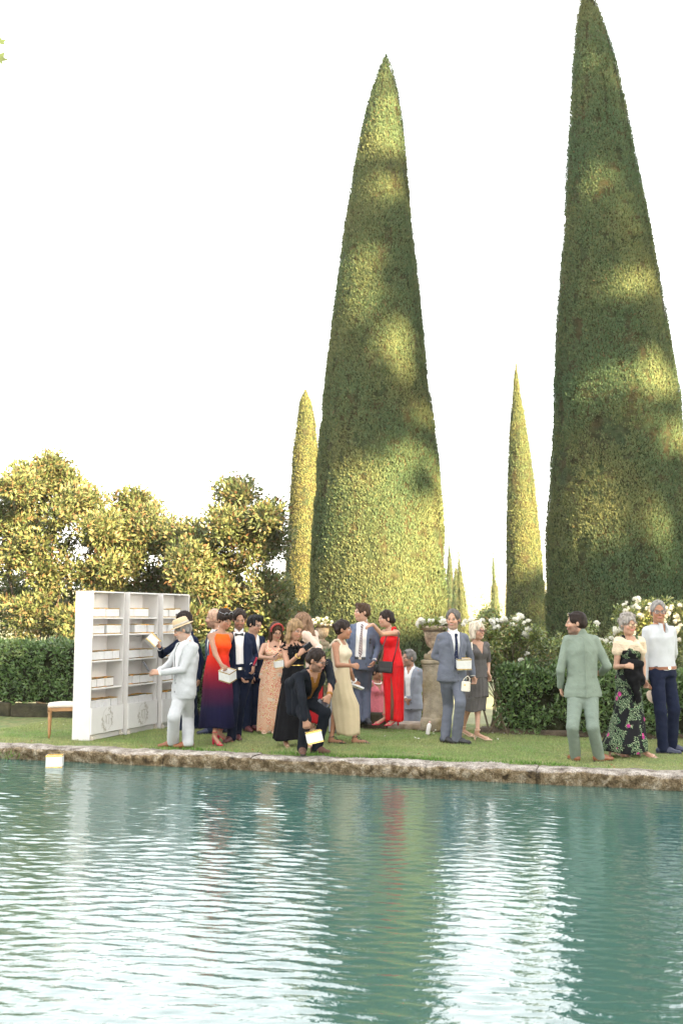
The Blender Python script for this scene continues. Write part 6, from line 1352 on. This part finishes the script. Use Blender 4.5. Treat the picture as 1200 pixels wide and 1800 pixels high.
def urn(label, c, s, seed):
    root = empty('stone_urn', c, label, 'urn'); n = 48; rg = np.random.default_rng(seed)
    prof = [(.10, 0), (.105, .02), (.075, .04), (.055, .065), (.06, .085), (.085, .10), (.115, .14), (.135, .19), (.142, .23), (.150, .245), (.146, .26), (.150, .33), (.160, .355), (.205, .375), (.222, .39), (.222, .41), (.205, .42), (.185, .405), (.17, .36)]
    v = []
    for i, (r, z) in enumerate(prof):
        for k in range(n):
            a = 2 * pi * k / n; g = 1.0
            if 5 <= i <= 7: g += .06 * cos(12 * a)                       # gadroons
            if 8 <= i <= 11: g += .05 * max(0, sin(6 * a + .7)) * (1 if i in (9, 10) else .5)   # garland
            if 13 <= i <= 15: g += .02 * cos(24 * a)
            v.append(c + V(cos(a), sin(a), 0) * r * g * s + V(0, 0, z * s))
    v = np.array(v); v += rdirs(rg, len(v)) * .003 * s
    f = [(i * n + k, i * n + (k + 1) % n, (i + 1) * n + (k + 1) % n, (i + 1) * n + k) for i in range(len(prof) - 1) for k in range(n)]; f.append(tuple(range(n))[::-1])
    mk('urn_bowl', v, f, M_urn, root, True)
    mb = MB(); mb.lathe(c + V(0, 0, .33 * s), [(.165 * s, 0), (.168 * s, .045 * s)], 24); mb.build('soil', M_soil, root)
    n_ = 700; d = rdirs(rg, n_); d[:, 2] = np.abs(d[:, 2]); p_ = c + V(0, 0, .38 * s) + d * np.array([.25, .25, .16]) * s * rg.uniform(.4, 1.0, (n_, 1))
    cc = np.array([[.17, .20, .045]]) * rg.uniform(.6, 1.5, (n_, 1)); ln = rg.uniform(.03, .06, n_) * s
    vv, ff, cl = leafcloud(p_, d + rdirs(rg, n_) * .8, rdirs(rg, n_) + np.array([[0, 0, 1]]), ln, ln * .9, cc); mk('geranium_leaves', vv, ff, M_ger, root, col=cl)
    for i in range(40):
        a = rg.uniform(0, 6.28); r = rg.uniform(.08, .26); q_ = V(cos(a) * r, sin(a) * r - .03, .47 + rg.uniform(-.05, .09) - r * .25) * s
        o_ = bpy.data.objects.new('bloom', BLOOMS[rg.integers(4)]); COL.objects.link(o_); o_.parent = root; o_.location = tuple(q_); o_.rotation_euler = (rg.normal(.3, .5), rg.normal(0, .5), a); o_.scale = (s * rg.uniform(.9, 1.35),) * 3
top = pedestal('lichened stone pedestal with urn beside the goateed man', 764, 15.0, 0, 1.03, .165, 1, 3); urn('stone urn of white geraniums on the right pedestal', top, 1.0, 5)
top = pedestal('stone pedestal hidden behind the crouching man, below the left urn', 566, 18.6, LOWZ, 1.87, .13, .75, 13); urn('smaller stone urn of white geraniums left of the top knot woman', top, .80, 9)
# ------------------------------------------------------------------ air: faint evening haze round the whole place
hm = bpy.data.materials.new('haze_air'); hm.use_nodes = True; hm.node_tree.nodes.clear()
hv_ = hm.node_tree.nodes.new('ShaderNodeVolumePrincipled'); ho_ = hm.node_tree.nodes.new('ShaderNodeOutputMaterial'); hm.node_tree.links.new(hv_.outputs[0], ho_.inputs['Volume'])
hv_.inputs['Density'].default_value = .00030; hv_.inputs['Color'].default_value = (.95, .95, .95, 1); hv_.inputs['Anisotropy'].default_value = .0
hb = MB(); hb.box((0, 355, 16.0), (752, 455, 18.2)); tag(hb.build('haze', hm), 'faint pale evening haze filling the whole garden', 'haze', kind='stuff')
